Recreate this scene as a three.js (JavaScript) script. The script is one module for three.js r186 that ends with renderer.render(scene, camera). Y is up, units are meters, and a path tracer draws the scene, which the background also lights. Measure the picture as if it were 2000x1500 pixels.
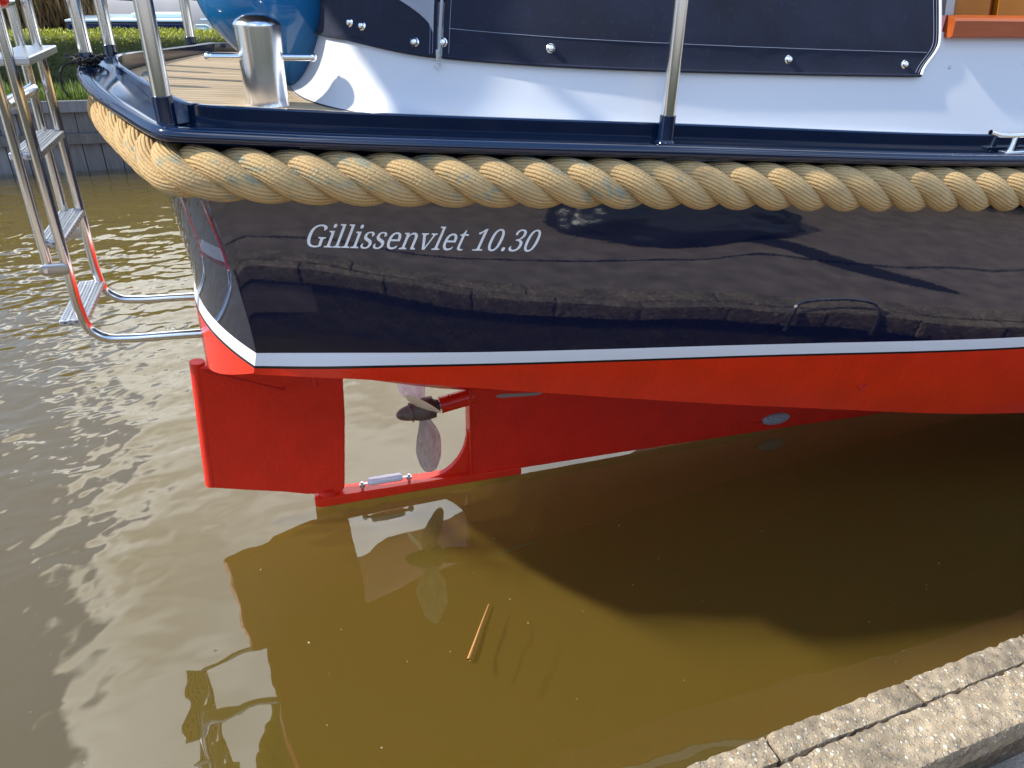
import * as THREE from 'three';
import { mergeGeometries, mergeVertices, toCreasedNormals } from 'three/addons/utils/BufferGeometryUtils.js';
import { ImprovedNoise } from 'three/addons/math/ImprovedNoise.js';
import { RoundedBoxGeometry } from 'three/addons/geometries/RoundedBoxGeometry.js';
import { FontLoader } from 'three/addons/loaders/FontLoader.js';
import { TextGeometry } from 'three/addons/geometries/TextGeometry.js';

// ---------------------------------------------------------------- camera, sky, sun, exposure
// x runs along the boat towards its bow, y is up, z towards the quay; the canal surface is y = 0
const scene = new THREE.Scene();
const V = (x, y, z) => new THREE.Vector3(x, y, z);
const rad = Math.PI / 180;
const camera = new THREE.PerspectiveCamera(2 * Math.atan(750 / 1450) / rad, 4 / 3, 0.05, 400);
{
  const p = 29.1 * rad, y = 18.2 * rad, r = 1.2 * rad;
  const f = V(Math.sin(y) * Math.cos(p), -Math.sin(p), -Math.cos(y) * Math.cos(p));
  const r0 = V(Math.cos(y), 0, Math.sin(y)), u0 = V().crossVectors(r0, f);
  const ri = r0.clone().multiplyScalar(Math.cos(r)).addScaledVector(u0, Math.sin(r));
  const ui = u0.clone().multiplyScalar(Math.cos(r)).addScaledVector(r0, -Math.sin(r));
  camera.position.set(-0.017, 2.25, 2.949);
  camera.quaternion.setFromRotationMatrix(new THREE.Matrix4().makeBasis(ri, ui, f.clone().negate()));
}
scene.add(camera);
const SUN = V(-1.10, 1, -0.22).normalize();
const sun = new THREE.DirectionalLight(new THREE.Color().setRGB(1, 0.93, 0.82), 5.0);
sun.position.copy(SUN).multiplyScalar(30); sun.castShadow = true;
Object.assign(sun.shadow.camera, { left: -14, right: 14, top: 14, bottom: -14, near: 1, far: 80 });
sun.shadow.mapSize.set(4096, 4096); sun.shadow.radius = 3.2;
scene.add(sun, sun.target);

const noise = new ImprovedNoise();
const N3 = (x, y, z) => noise.noise(x, y, z);
const fbm = (x, y, z, o = 4) => { let s = 0, a = 0.5; for (let i = 0; i < o; i++) { s += a * N3(x, y, z); x = x * 2.03 + 7.1; y = y * 2.03 + 3.7; z = z * 2.03 + 1.3; a *= 0.5; } return s; };
const clamp = (x, a = 0, b = 1) => Math.min(b, Math.max(a, x));
const sstep = (a, b, x) => { const t = clamp((x - a) / (b - a)); return t * t * (3 - 2 * t); };
const mix = (a, b, t) => a + (b - a) * t;
let seed = 12345;
const rnd = () => { seed = (seed + 0x6D2B79F5) | 0; let t = Math.imul(seed ^ (seed >>> 15), 1 | seed); t = (t + Math.imul(t ^ (t >>> 7), 61 | t)) ^ t; return ((t ^ (t >>> 14)) >>> 0) / 4294967296; };
const rr = (a, b) => a + (b - a) * rnd();

// broken cumulus over a blue spring sky
{
  const W = 1024, H = 512, d = new Float32Array(W * H * 4);
  for (let j = 0; j < H; j++) for (let i = 0; i < W; i++) {
    const el = ((j + 0.5) / H - 0.5) * Math.PI, az = ((i + 0.5) / W - 0.5) * 2 * Math.PI;
    const x = Math.cos(el) * Math.cos(az), y = Math.sin(el), z = Math.cos(el) * Math.sin(az);
    const h = clamp(y);
    let c = [mix(0.72, 0.22, Math.pow(h, 0.5)), mix(0.95, 0.50, Math.pow(h, 0.5)), mix(1.22, 1.18, Math.pow(h, 0.5))];
    const glow = Math.pow(clamp(x * SUN.x + y * SUN.y + z * SUN.z), 24) * 0.9;
    c = c.map((q) => q + glow);
    if (y > 0.005) {
      const s = 1.0 / (y + 0.22), px = x * s, pz = z * s;
      const w = fbm(px * 1.3 + 9, pz * 1.3, 4.2, 3) * 0.5;
      let n = fbm(px * 1.25 + w + 3.1, pz * 1.25 + w, 1.7, 6);
      // the long bank of cloud that the canal mirrors stands beyond the far bank
      const a2 = Math.atan2(x, -z) / rad;
      n += 0.62 * sstep(-24, -11, a2 - (el / rad - 35) * -0.45 + fbm(px * 3, pz * 3, 8, 3) * 16) * (1 - sstep(70, 110, a2)) * sstep(4, 16, el / rad) * (1 - sstep(58, 72, el / rad)) - 0.03
        - 0.42 * (1 - sstep(-34, -16, a2 - (el / rad - 35) * -0.45)) * sstep(-120, -90, a2);
      const k = sstep(0.02, 0.30, n), thick = sstep(0.25, 0.8, n);
      const lum = 2.8 - 1.1 * thick + 1.5 * fbm(px * 5, pz * 5, 2.2, 5);
      const cl = [lum * 0.96, lum * 1.0, lum * 1.05];
      c = c.map((q, m) => mix(q, cl[m], k * sstep(0.0, 0.12, y)));
    } else c = [0.30, 0.29, 0.25];
    const o = (j * W + i) * 4; d[o] = 0.86 * c[0]; d[o + 1] = 0.86 * c[1]; d[o + 2] = 0.86 * c[2]; d[o + 3] = 1;
  }
  const t = new THREE.DataTexture(d, W, H, THREE.RGBAFormat, THREE.FloatType);
  t.mapping = THREE.EquirectangularReflectionMapping; t.magFilter = t.minFilter = THREE.LinearFilter; t.wrapS = THREE.RepeatWrapping; t.needsUpdate = true;
  scene.background = t; scene.environment = t;
}
const renderer = new THREE.WebGLRenderer({ antialias: true });
renderer.toneMapping = THREE.LinearToneMapping; renderer.toneMappingExposure = 1.25;
renderer.shadowMap.enabled = true;

// ---------------------------------------------------------------- helpers
const used = {};
const numbered = (n) => { const k = used[n] = (used[n] ?? -1) + 1; return k ? n + '_' + String(k).padStart(3, '0') : n; };
const shade = (o) => { o.castShadow = o.receiveShadow = true; return o; };
function tag(o, label, category, group) { o.userData.label = label; o.userData.category = category; if (group) o.userData.group = group; return o; }
function thing(name, label, category, [x, y, z] = [0, 0, 0], group) { const o = new THREE.Group(); o.name = numbered(name); o.position.set(x, y, z); scene.add(o); return tag(o, label, category, group); }
function part(name, g, m, parent) { const o = shade(new THREE.Mesh(g, m)); o.name = name; parent.add(o); return o; }
function struct(name, g, m) { const o = shade(new THREE.Mesh(g, m)); o.name = name; o.userData.kind = 'structure'; scene.add(o); return o; }
const group = (name, parent) => { const o = new THREE.Group(); o.name = name; parent.add(o); return o; };
// monotone cubic through [x, y] rows
function table(rows) {
  const n = rows.length, X = rows.map((r) => r[0]), Y = rows.map((r) => r[1]), d = [], m = [];
  for (let i = 0; i < n - 1; i++) d.push((Y[i + 1] - Y[i]) / (X[i + 1] - X[i]));
  for (let i = 0; i < n; i++) m.push(i === 0 ? d[0] : i === n - 1 ? d[n - 2] : d[i - 1] * d[i] <= 0 ? 0 : 2 * d[i - 1] * d[i] / (d[i - 1] + d[i]));
  return (x) => {
    if (x <= X[0]) return Y[0]; if (x >= X[n - 1]) return Y[n - 1];
    let i = 0; while (x > X[i + 1]) i++;
    const h = X[i + 1] - X[i], t = (x - X[i]) / h, t2 = t * t, t3 = t2 * t;
    return Y[i] * (2 * t3 - 3 * t2 + 1) + h * m[i] * (t3 - 2 * t2 + t) + Y[i + 1] * (3 * t2 - 2 * t3) + h * m[i + 1] * (t3 - t2);
  };
}
// a grid of points as one smooth sheet; fn(u, v) for u, v in 0..1; uv by fn2 or 0..1
function sheet(nu, nv, fn, uvf, flip) {
  const p = [], uv = [], ix = [];
  for (let i = 0; i <= nu; i++) for (let j = 0; j <= nv; j++) { const q = fn(i / nu, j / nv); p.push(q.x, q.y, q.z); const w = uvf ? uvf(i / nu, j / nv, q) : [i / nu, j / nv]; uv.push(w[0], w[1]); }
  for (let i = 0; i < nu; i++) for (let j = 0; j < nv; j++) { const a = i * (nv + 1) + j, b = a + nv + 1; flip ? ix.push(a, a + 1, b, b, a + 1, b + 1) : ix.push(a, b, a + 1, b, b + 1, a + 1); }
  const g = new THREE.BufferGeometry(); g.setAttribute('position', new THREE.Float32BufferAttribute(p, 3)); g.setAttribute('uv', new THREE.Float32BufferAttribute(uv, 2)); g.setIndex(ix); g.computeVertexNormals(); return g;
}
// toCreasedNormals joins corners nearer than a centimetre, so it works on an enlarged copy
function creased(g, a) { return toCreasedNormals(g.scale(100, 100, 100), a).scale(0.01, 0.01, 0.01); }
// sweep a closed or open profile of [outward, up] along a path of {p, n}
function sweep(path, profile, { closed = true, caps = true, crease = 0.6, lift } = {}) {
  const m = profile.length, pos = [], uv = [], ix = []; let s = 0;
  path.forEach((q, i) => {
    if (i) s += q.p.distanceTo(path[i - 1].p);
    profile.forEach(([o, u], k) => { const e = lift ? lift(q, o, u, i) : [o, u]; pos.push(q.p.x + q.n.x * e[0], q.p.y + e[1], q.p.z + q.n.z * e[0]); uv.push(s, k * 0.02); });
  });
  const mm = closed ? m : m - 1;
  for (let i = 0; i < path.length - 1; i++) for (let k = 0; k < mm; k++) { const a = i * m + k, b = i * m + (k + 1) % m, c = a + m, d = b + m; ix.push(a, b, c, b, d, c); }
  if (closed && caps) for (const i of [0, path.length - 1]) for (let k = 1; k < m - 1; k++) i ? ix.push(i * m, i * m + k + 1, i * m + k) : ix.push(0, k, k + 1);
  const g = new THREE.BufferGeometry(); g.setAttribute('position', new THREE.Float32BufferAttribute(pos, 3)); g.setAttribute('uv', new THREE.Float32BufferAttribute(uv, 2)); g.setIndex(ix);
  return creased(g, crease);
}
const tube = (pts, r, seg = 24, rs = 14, tension) => new THREE.TubeGeometry(new THREE.CatmullRomCurve3(pts, false, tension === undefined ? 'centripetal' : 'catmullrom', tension), seg, r, rs, false);
function rod(a, b, r, rs = 16, r2 = r) { const d = b.clone().sub(a), g = new THREE.CylinderGeometry(r2, r, d.length(), rs); g.applyQuaternion(new THREE.Quaternion().setFromUnitVectors(V(0, 1, 0), d.normalize())); g.translate((a.x + b.x) / 2, (a.y + b.y) / 2, (a.z + b.z) / 2); return g; }
const lathe = (rows, seg = 32) => new THREE.LatheGeometry(rows.map(([r, y]) => new THREE.Vector2(r, y)), seg);
const at = (g, x, y, z) => g.translate(x, y, z);
const merge = (a) => mergeGeometries(a.map((g) => { g = g.index ? g.toNonIndexed() : g; for (const k of Object.keys(g.attributes)) if (!['position', 'normal', 'uv'].includes(k)) g.deleteAttribute(k); return g; }));
function plate(pts, t, bevel = 0.004) { // outline in x, y; thickness across z, centred on 0
  const s = new THREE.Shape(pts.map(([x, y]) => new THREE.Vector2(x, y)));
  return new THREE.ExtrudeGeometry(s, { depth: t - 2 * bevel, bevelEnabled: true, bevelThickness: bevel, bevelSize: bevel, bevelOffset: -bevel, bevelSegments: 2, curveSegments: 12 }).translate(0, 0, -(t - 2 * bevel) / 2);
}
// uv in metres, by the way each face points
function metreUV(g, ox = 0, oy = 0) {
  g = g.index ? g.toNonIndexed() : g; const p = g.attributes.position, uv = new Float32Array(p.count * 2), a = V(), b = V(), c = V(), n = V();
  for (let i = 0; i < p.count; i += 3) {
    a.fromBufferAttribute(p, i); b.fromBufferAttribute(p, i + 1); c.fromBufferAttribute(p, i + 2);
    n.crossVectors(b.clone().sub(a), c.clone().sub(a)); const ax = Math.abs(n.x), ay = Math.abs(n.y), az = Math.abs(n.z);
    [a, b, c].forEach((q, k) => { const w = ay >= ax && ay >= az ? [q.x, q.z] : az >= ax ? [q.x, q.y] : [q.z, q.y]; uv[(i + k) * 2] = w[0] + ox; uv[(i + k) * 2 + 1] = w[1] + oy; });
  }
  g.setAttribute('uv', new THREE.BufferAttribute(uv, 2)); return g;
}
// ---------------------------------------------------------------- textures and materials
function tex(W, H, fn, { srgb = false, repeat = [1, 1] } = {}) {
  const d = new Uint8Array(W * H * 4);
  for (let j = 0; j < H; j++) for (let i = 0; i < W; i++) { const c = fn(i / W, j / H, i, j), o = (j * W + i) * 4; if (typeof c === 'number') d[o] = d[o + 1] = d[o + 2] = clamp(c) * 255; else { d[o] = clamp(c[0]) * 255; d[o + 1] = clamp(c[1]) * 255; d[o + 2] = clamp(c[2]) * 255; } d[o + 3] = 255; }
  const t = new THREE.DataTexture(d, W, H); t.magFilter = THREE.LinearFilter; t.minFilter = THREE.LinearMipmapLinearFilter; t.generateMipmaps = true; t.wrapS = t.wrapT = THREE.RepeatWrapping; t.repeat.set(...repeat); if (srgb) t.colorSpace = THREE.SRGBColorSpace; t.needsUpdate = true; return t;
}
// noise that tiles over 0..1: blend of shifted copies
const tile = (f) => (u, v) => { const a = sstep(0, 1, u), b = sstep(0, 1, v), w = [(1 - a) * (1 - b), a * (1 - b), (1 - a) * b, a * b], q = [f(u, v), f(u - 1, v), f(u, v - 1), f(u - 1, v - 1)], m = (z) => w[0] * z[0] + w[1] * z[1] + w[2] * z[2] + w[3] * z[3]; return typeof q[0] === 'number' ? m(q) : [0, 1, 2].map((k) => m(q.map((c) => c[k]))); };
const std = (o) => new THREE.MeshStandardMaterial(o), phy = (o) => new THREE.MeshPhysicalMaterial(o);
const lin = (r, g, b) => new THREE.Color().setRGB(r, g, b);

// brushed-on enamel: a faint orange peel and long brush ripples
const peel = tex(512, 512, tile((u, v) => 0.5 + 0.5 * fbm(u * 40, v * 40, 3, 2) + 0.25 * N3(u * 4, v * 30, 8)));
peel.repeat.set(3, 3);
const M = {
  navy: phy({ color: lin(0.0028, 0.0075, 0.028), roughness: 0.03, ior: 1.78, bumpMap: peel, bumpScale: 0.00004 }),
  navyTrim: phy({ color: lin(0.003, 0.011, 0.036), roughness: 0.09, ior: 1.65 }),
  white: phy({ color: lin(0.64, 0.65, 0.66), roughness: 0.22, ior: 1.5 }),
  stripe: phy({ color: lin(0.78, 0.78, 0.78), roughness: 0.25 }),
  black: phy({ color: lin(0.008, 0.008, 0.01), roughness: 0.2 }),
  steel: phy({ color: lin(0.80, 0.79, 0.77), metalness: 1, roughness: 0.17 }),
  steelDull: phy({ color: lin(0.60, 0.60, 0.59), metalness: 1, roughness: 0.32 }),
  chrome: phy({ color: lin(0.90, 0.90, 0.89), metalness: 1, roughness: 0.2 }),
  caulk: std({ color: lin(0.016, 0.016, 0.016), roughness: 0.8 }),
};
{ // red antifouling: rolled on, a little uneven
  const b = tex(512, 512, tile((u, v) => 0.5 + 0.6 * fbm(u * 26, v * 26, 1, 3) + 0.35 * N3(u * 90, v * 90, 5)));
  const c = tex(512, 512, tile((u, v) => { const q = fbm(u * 7, v * 7, 9, 4) * 0.22, k = N3(u * 60, v * 60, 2) * 0.05, d = 0.10 * fbm(u * 90, v * 8, 5, 2); return 0.90 + q + k + d; }));
  M.red = phy({ color: lin(0.80, 0.020, 0.004), roughness: 0.36, map: c, bumpMap: b, bumpScale: 0.0025 });
  M.redGloss = phy({ color: lin(0.80, 0.028, 0.006), roughness: 0.22, map: c, bumpMap: b, bumpScale: 0.0006 });
}
// bleached teak
const teakMap = tex(512, 256, tile((u, v) => { const g = fbm(u * 3, v * 60, 2, 4), s = fbm(u * 6, v * 8, 7, 3), d = N3(u * 20, v * 120, 4); const k = 0.80 + 0.28 * g + 0.16 * s + 0.06 * d; return [k * 0.96, k * 0.91, k * 0.82]; }), { srgb: true });
M.teak = [0.92, 1.0, 1.06].map((k) => std({ color: lin(0.70 * k, 0.61 * k, 0.49 * k), roughness: 0.8, map: teakMap, bumpMap: teakMap, bumpScale: 0.0006 }));
// acrylic canvas
const weave = tex(256, 256, (u, v) => 0.5 + 0.25 * Math.sin(u * Math.PI * 2 * 32) * Math.cos(v * Math.PI * 2 * 32) + 0.2 * Math.sin((u * 32 + v * 32) * Math.PI * 2));
weave.repeat.set(14, 14);
const fade = tex(512, 512, tile((u, v) => { const k = 0.66 + 0.75 * fbm(u * 5, v * 5, 6, 5) + 0.10 * N3(u * 120, v * 120, 3) + 0.3 * sstep(0.35, 0.5, N3(u * 70, v * 70, 9)); return [k * 1.02, k, k * 0.94]; }));
fade.repeat.set(0.9, 0.9);
M.canvas = phy({ color: lin(0.0120, 0.0190, 0.052), roughness: 0.88, map: fade, bumpMap: weave, bumpScale: 0.0008, sheen: 0.18, sheenRoughness: 0.6, sheenColor: lin(0.25, 0.3, 0.42) });
M.thread = std({ color: lin(0.30, 0.34, 0.44), roughness: 0.8 });
M.vinyl = phy({ color: lin(0.85, 0.87, 0.9), transmission: 0.7, roughness: 0.12, thickness: 0 });
{ // varnished mahogany
  const g = tex(512, 256, tile((u, v) => { const k = 0.8 + 0.5 * fbm(u * 4, v * 40, 3, 4) + 0.12 * N3(u * 9, v * 160, 5); return [k, k * 0.92, k * 0.85]; }));
  M.mahogany = phy({ color: lin(0.46, 0.105, 0.022), roughness: 0.4, specularIntensity: 0.5, map: g, clearcoat: 0.15, clearcoatRoughness: 0.05 });
  M.oak = phy({ color: lin(0.50, 0.19, 0.012), roughness: 0.45, specularIntensity: 0.35, map: g, clearcoat: 0.12, clearcoatRoughness: 0.04 });
}
// ---------------------------------------------------------------- water
const calm = (x, z) => {
  const d = Math.max(0, -(x + 0.05) * 1.0 - (z - 0.9) * 0.62);
  return 0.12 + 1.15 * sstep(0.0, 3.0, d);
};
function wave(x, z) {
  const edge = sstep(-9, -8, x) * (1 - sstep(5, 6, x));
  const a = calm(x, z) * edge, w = N3(x * 0.8, z * 0.8, 5.5) * 0.5;
  let h = 0;
  h += 0.0065 * N3(x * 1.9 + w, z * 3.2, 1.1);
  h += 0.0040 * N3(x * 4.2 + w * 2, z * 6.6 + x, 2.2);
  h += 0.0030 * N3(x * 8.5 - z * 1.5, z * 12 + w, 3.3);
  h += 0.0016 * N3(x * 13 + z * 2, z * 15 - w, 6.3);
  h += 0.0009 * N3(x * 19, z * 25 + x * 3, 4.4) * sstep(0.12, 0.6, a);
  return h * a;
}
{
  const x0 = -9, x1 = 6, z0 = -7.5, z1 = 2.12, nx = 500, nz = 320, p = [], n = [], ix = [], e = 0.006;
  for (let i = 0; i <= nx; i++) for (let j = 0; j <= nz; j++) {
    const x = mix(x0, x1, i / nx), z = mix(z0, z1, j / nz), h = wave(x, z);
    p.push(x, h, z); const q = V(-(wave(x + e, z) - h) / e, 1, -(wave(x, z + e) - h) / e).normalize(); n.push(q.x, q.y, q.z);
  }
  for (let i = 0; i < nx; i++) for (let j = 0; j < nz; j++) { const a = i * (nz + 1) + j, b = a + nz + 1; ix.push(a, a + 1, b, b, a + 1, b + 1); }
  for (const [a, b] of [[-60, -9], [6, 60]]) { const o = p.length / 3; p.push(a, 0, z0, b, 0, z0, a, 0, z1, b, 0, z1); for (let k = 0; k < 4; k++) n.push(0, 1, 0); ix.push(o, o + 2, o + 1, o + 1, o + 2, o + 3); }
  const g = new THREE.BufferGeometry(); g.setAttribute('position', new THREE.Float32BufferAttribute(p, 3)); g.setAttribute('normal', new THREE.Float32BufferAttribute(n, 3)); g.setIndex(ix);
  // a clear surface over water that gets thicker with silt the deeper one looks, down to the mud
  const water = struct('water', g, phy({ color: lin(0.97, 0.95, 0.90), transmission: 1, thickness: 0, roughness: 0.0, ior: 1.72 }));
  const gx = [-60, -20, -8]; for (let x = -3; x <= 4; x += 0.05) gx.push(x); gx.push(10, 60);
  const gz = [-7.5, -5]; for (let z = -2.6; z <= 2.11; z += 0.05) gz.push(z);
  const drift = (y, amp, k) => { // a drifting veil of silt, uneven in depth
    const g = sheet(gx.length - 1, gz.length - 1, (u, v) => { const x = gx[Math.round(u * (gx.length - 1))], z = gz[Math.round(v * (gz.length - 1))], in0 = x > -3.1 && x < 4.1 && z > -2.7 ? 1 : 0; return V(x, y + in0 * amp * (N3(x * 8 + k * 5, z * 8, k) + 0.7 * N3(x * 3, z * 3, k + 9)), z); }, null, true);
    const n = g.attributes.normal; for (let i = 0; i < n.count; i++) n.setXYZ(i, 0, 1, 0); return g;
  };
  [[-0.014, 0.22, 0.004], [-0.075, 0.22, 0.030], [-0.15, 0.30, 0.040], [-0.25, 0.40, 0.045], [-0.37, 0.50, 0.045]].forEach(([y, a, amp], k) => part('silt', drift(y, amp, k), std({ color: lin(0.174, 0.123, 0.011), roughness: 1, transparent: true, opacity: a, side: THREE.DoubleSide }), water));
  part('mud', at(new THREE.PlaneGeometry(120, 9.6).rotateX(-Math.PI / 2), 0, -0.55, -2.7), std({ color: lin(0.150, 0.090, 0.014), roughness: 1 }), water);
}
// ---------------------------------------------------------------- the boat's lines
const zl = table([[-0.25, 0.95], [0.2, 1.03], [1.0, 1.12], [2.2, 1.22], [4, 1.32], [6, 1.15], [7.5, 0.75], [8.6, 0.28], [9.0, 0.03]]);
const yl = table([[-0.25, 1.87], [0.2, 1.848], [1.0, 1.81], [2.2, 1.75], [4, 1.71], [6, 1.76], [9, 2.1]]);
const zs = table([[-0.13, 0.80], [0.64, 0.935], [1.52, 1.025], [2.5, 1.13], [4, 1.25], [6, 1.05], [7.5, 0.6], [8.5, 0.1], [9, 0.01]]);
const ys = table([[-0.13, 1.222], [0.64, 1.189], [1.52, 1.142], [2.5, 1.09], [4, 1.04], [6, 0.97], [9, 0.9]]);
const zc = table([[-0.147, 0.79], [0.115, 0.85], [0.515, 0.885], [1.76, 0.978], [2.75, 1.075], [4, 1.10], [6, 0.85], [8, 0.25], [9, 0.01]]);
const yc = table([[-0.147, 1.150], [0.115, 1.127], [0.515, 1.052], [1.76, 0.825], [2.75, 0.69], [4, 0.56], [6, 0.5], [9, 0.6]]);
const yk = table([[-0.36, 0.86], [0.17, 0.68], [0.74, 0.52], [2, 0.32], [3, 0.2], [5, 0.1], [9, 0.4]]);
const x0v = (v) => -0.13 - 0.085 * Math.pow(1 - v, 1.6);
function topside(x, v) {
  const yt = yl(x) + 0.005, zt = zl(x) - 0.10;
  return V(x, mix(yt, ys(x), v), mix(zt, zs(x), v) + 0.05 * v * (1 - v) + 0.0016 * N3(x * 2.6, v * 3.2, 4.4) * sstep(-0.2, 0.1, x));
}
function lower(x, w) { return V(x, mix(ys(x), yc(x), w), mix(zs(x), zc(x), Math.pow(w, 1.2))); }
const wAt = (x, d) => clamp(d / (ys(x) - yc(x)));
const along = (u) => Math.pow(u, 1.5);
const side = (q, s) => { q.z *= s; return q; };

const boat = thing('steel_motor_boat', 'navy and red steel motor boat hanging with its stern out of the water', 'boat', [0, 0, 0]);
{
  const hm = (u, v, q) => [q.x, q.y];
  const bulge = 0.212;
  const trans = (t, c) => V(c.x - bulge * (1 - t * t), c.y, c.z * t);
  for (const s of [1, -1]) {
    part('topside_plating', sheet(110, 24, (u, v) => side(topside(mix(x0v(v), 9, along(u)), v), s), hm, s < 0), M.navy, boat);
    const band = (a, b) => sheet(90, 6, (u, v) => { const x = mix(-0.13, 9, along(u)), q = lower(x, mix(wAt(x, a), wAt(x, b), v)); q.x -= 0.017 * mix(wAt(-0.13, a), wAt(-0.13, b), v) * (1 - u); return side(q, s); }, hm, s < 0);
    part('boot_stripe', band(0, 0.044), M.stripe, boat);
    part('pinstripe', band(0.044, 0.053), M.black, boat);
    part('bilge_plating', sheet(90, 14, (u, v) => { const x = mix(-0.13, 9, along(u)), q = lower(x, mix(wAt(x, 0.053), 1, v)); q.x -= 0.017 * mix(wAt(-0.13, 0.053), 1, v) * (1 - u); return side(q, s); }, hm, s < 0), M.redGloss, boat);
  }
  // bottom, chine to chine
  const xT = (t) => -0.147 - bulge * (1 - t * t);
  const bot = (x, t) => { const xx = Math.max(x, -0.147); return V(x, yk(x) + (yc(xx) - yk(x)) * Math.pow(Math.abs(t), mix(1.2, 0.88, sstep(-0.36, 0.15, x))), t * zc(xx)); };
  part('bottom_plating', sheet(60, 40, (u, v) => bot(mix(xT(v * 2 - 1), 9, along(u)), v * 2 - 1), (u, v, q) => [q.x, q.z]), M.red, boat);
  // transom
  const tr = part('transom', sheet(24, 48, (u, v) => trans(v * 2 - 1, topside(x0v(u), u)), (u, v, q) => [q.z, q.y], true), M.navy, boat);
  const low = (w) => { const q = lower(-0.13, w); q.x -= 0.017 * w; return q; };
  part('transom_stripe', sheet(3, 48, (u, v) => trans(v * 2 - 1, low(u * wAt(-0.13, 0.044))), null, true), M.stripe, tr);
  part('transom_pinstripe', sheet(2, 48, (u, v) => trans(v * 2 - 1, low(mix(wAt(-0.13, 0.044), wAt(-0.13, 0.053), u))), null, true), M.black, tr);
  part('transom_bottom', sheet(10, 48, (u, v) => { const t = v * 2 - 1, a = trans(t, low(wAt(-0.13, 0.053))), b = bot(xT(t), t); return a.lerp(b, u); }, (u, v, q) => [q.z, q.y], true), M.redGloss, tr);
}
// ---------------------------------------------------------------- gunwale, toe rail, rope
const mirrorPath = (half) => { const o = half.map((q) => q.clone()); for (let i = half.length - 2; i >= 0; i--) { const q = half[i].clone(); q.z *= -1; o.push(q); } return o; };
function withNormals(pts) {
  return pts.map((p, i) => { const a = pts[Math.max(0, i - 1)], b = pts[Math.min(pts.length - 1, i + 1)], t = b.clone().sub(a).setY(0).normalize(); return { p, n: V(-t.z, 0, t.x).multiplyScalar(-1) }; });
}
function resample(pts, step) { const c = new THREE.CatmullRomCurve3(pts, false, 'centripetal'), n = Math.ceil(c.getLength() / step); return c.getSpacedPoints(n); }
// from the starboard bow aft, round the stern
const sideX = []; for (let x = 8.9; x > 3.6; x -= 0.3) sideX.push(x); for (let x = 3.5; x > -0.21; x -= 0.08) sideX.push(x);
const lipHalf = [...sideX.map((x) => V(x, yl(x), zl(x))), V(-0.225, 1.869, 0.953), V(-0.247, 1.870, 0.946), V(-0.266, 1.871, 0.928), V(-0.30, 1.874, 0.865), V(-0.365, 1.884, 0.715), V(-0.445, 1.897, 0.52), V(-0.52, 1.911, 0.30), V(-0.562, 1.919, 0.12), V(-0.572, 1.921, 0)];
const lipPath = withNormals(resample(mirrorPath(lipHalf), 0.03));
{
  const prof = []; for (let k = 0; k <= 10; k++) { const a = -Math.PI / 2 + Math.PI * k / 10; prof.push([-0.019 + 0.019 * Math.cos(a), 0.019 + 0.019 * Math.sin(a)]); }
  prof.push([-0.032, 0.038], [-0.040, 0.034], [-0.11, 0.034], [-0.11, 0.002]);
  part('gunwale', sweep(lipPath, prof, { crease: 0.7 }), M.navyTrim, boat);
}
const rimTop = (x) => yl(x) + 0.083;
const rimHalf = [...sideX.filter((x) => x > -0.12).map((x) => V(x, rimTop(x), zl(x) - 0.075)), V(-0.16, 1.949, 0.885), V(-0.192, 1.951, 0.862), V(-0.215, 1.952, 0.815), V(-0.275, 1.956, 0.66), V(-0.36, 1.965, 0.41), V(-0.435, 1.976, 0.17), V(-0.46, 1.981, 0)];
const rimPath = withNormals(resample(mirrorPath(rimHalf), 0.03));
{ // the stern shelf between lip and toe rail
  const a = new THREE.CatmullRomCurve3(mirrorPath(lipHalf.slice(sideX.length - 4)), false, 'centripetal'), b = new THREE.CatmullRomCurve3(mirrorPath(rimHalf.filter((q) => q.x < 0.06)), false, 'centripetal');
  part('stern_shelf', sheet(90, 4, (u, v) => { const p = a.getPointAt(u), q = b.getPointAt(u); p.y += 0.0325; q.y = p.y + 0.001; return p.lerp(q, 0.06 + v * 0.96); }, (u, v, q) => [q.x, q.z], true), M.navyTrim, boat);
  part('stern_soffit', sheet(90, 2, (u, v) => { const p = a.getPointAt(u), q = b.getPointAt(u); p.y += 0.003; q.y = p.y; return p.lerp(q, 0.06 + v * 1.9); }), M.navyTrim, boat);
}
part('toe_rail', sweep(rimPath, [[0, -0.075], [0, -0.004], [-0.004, 0], [-0.012, 0], [-0.016, -0.004], [-0.016, -0.075]], { crease: 0.4 }), M.navyTrim, boat);

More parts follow.
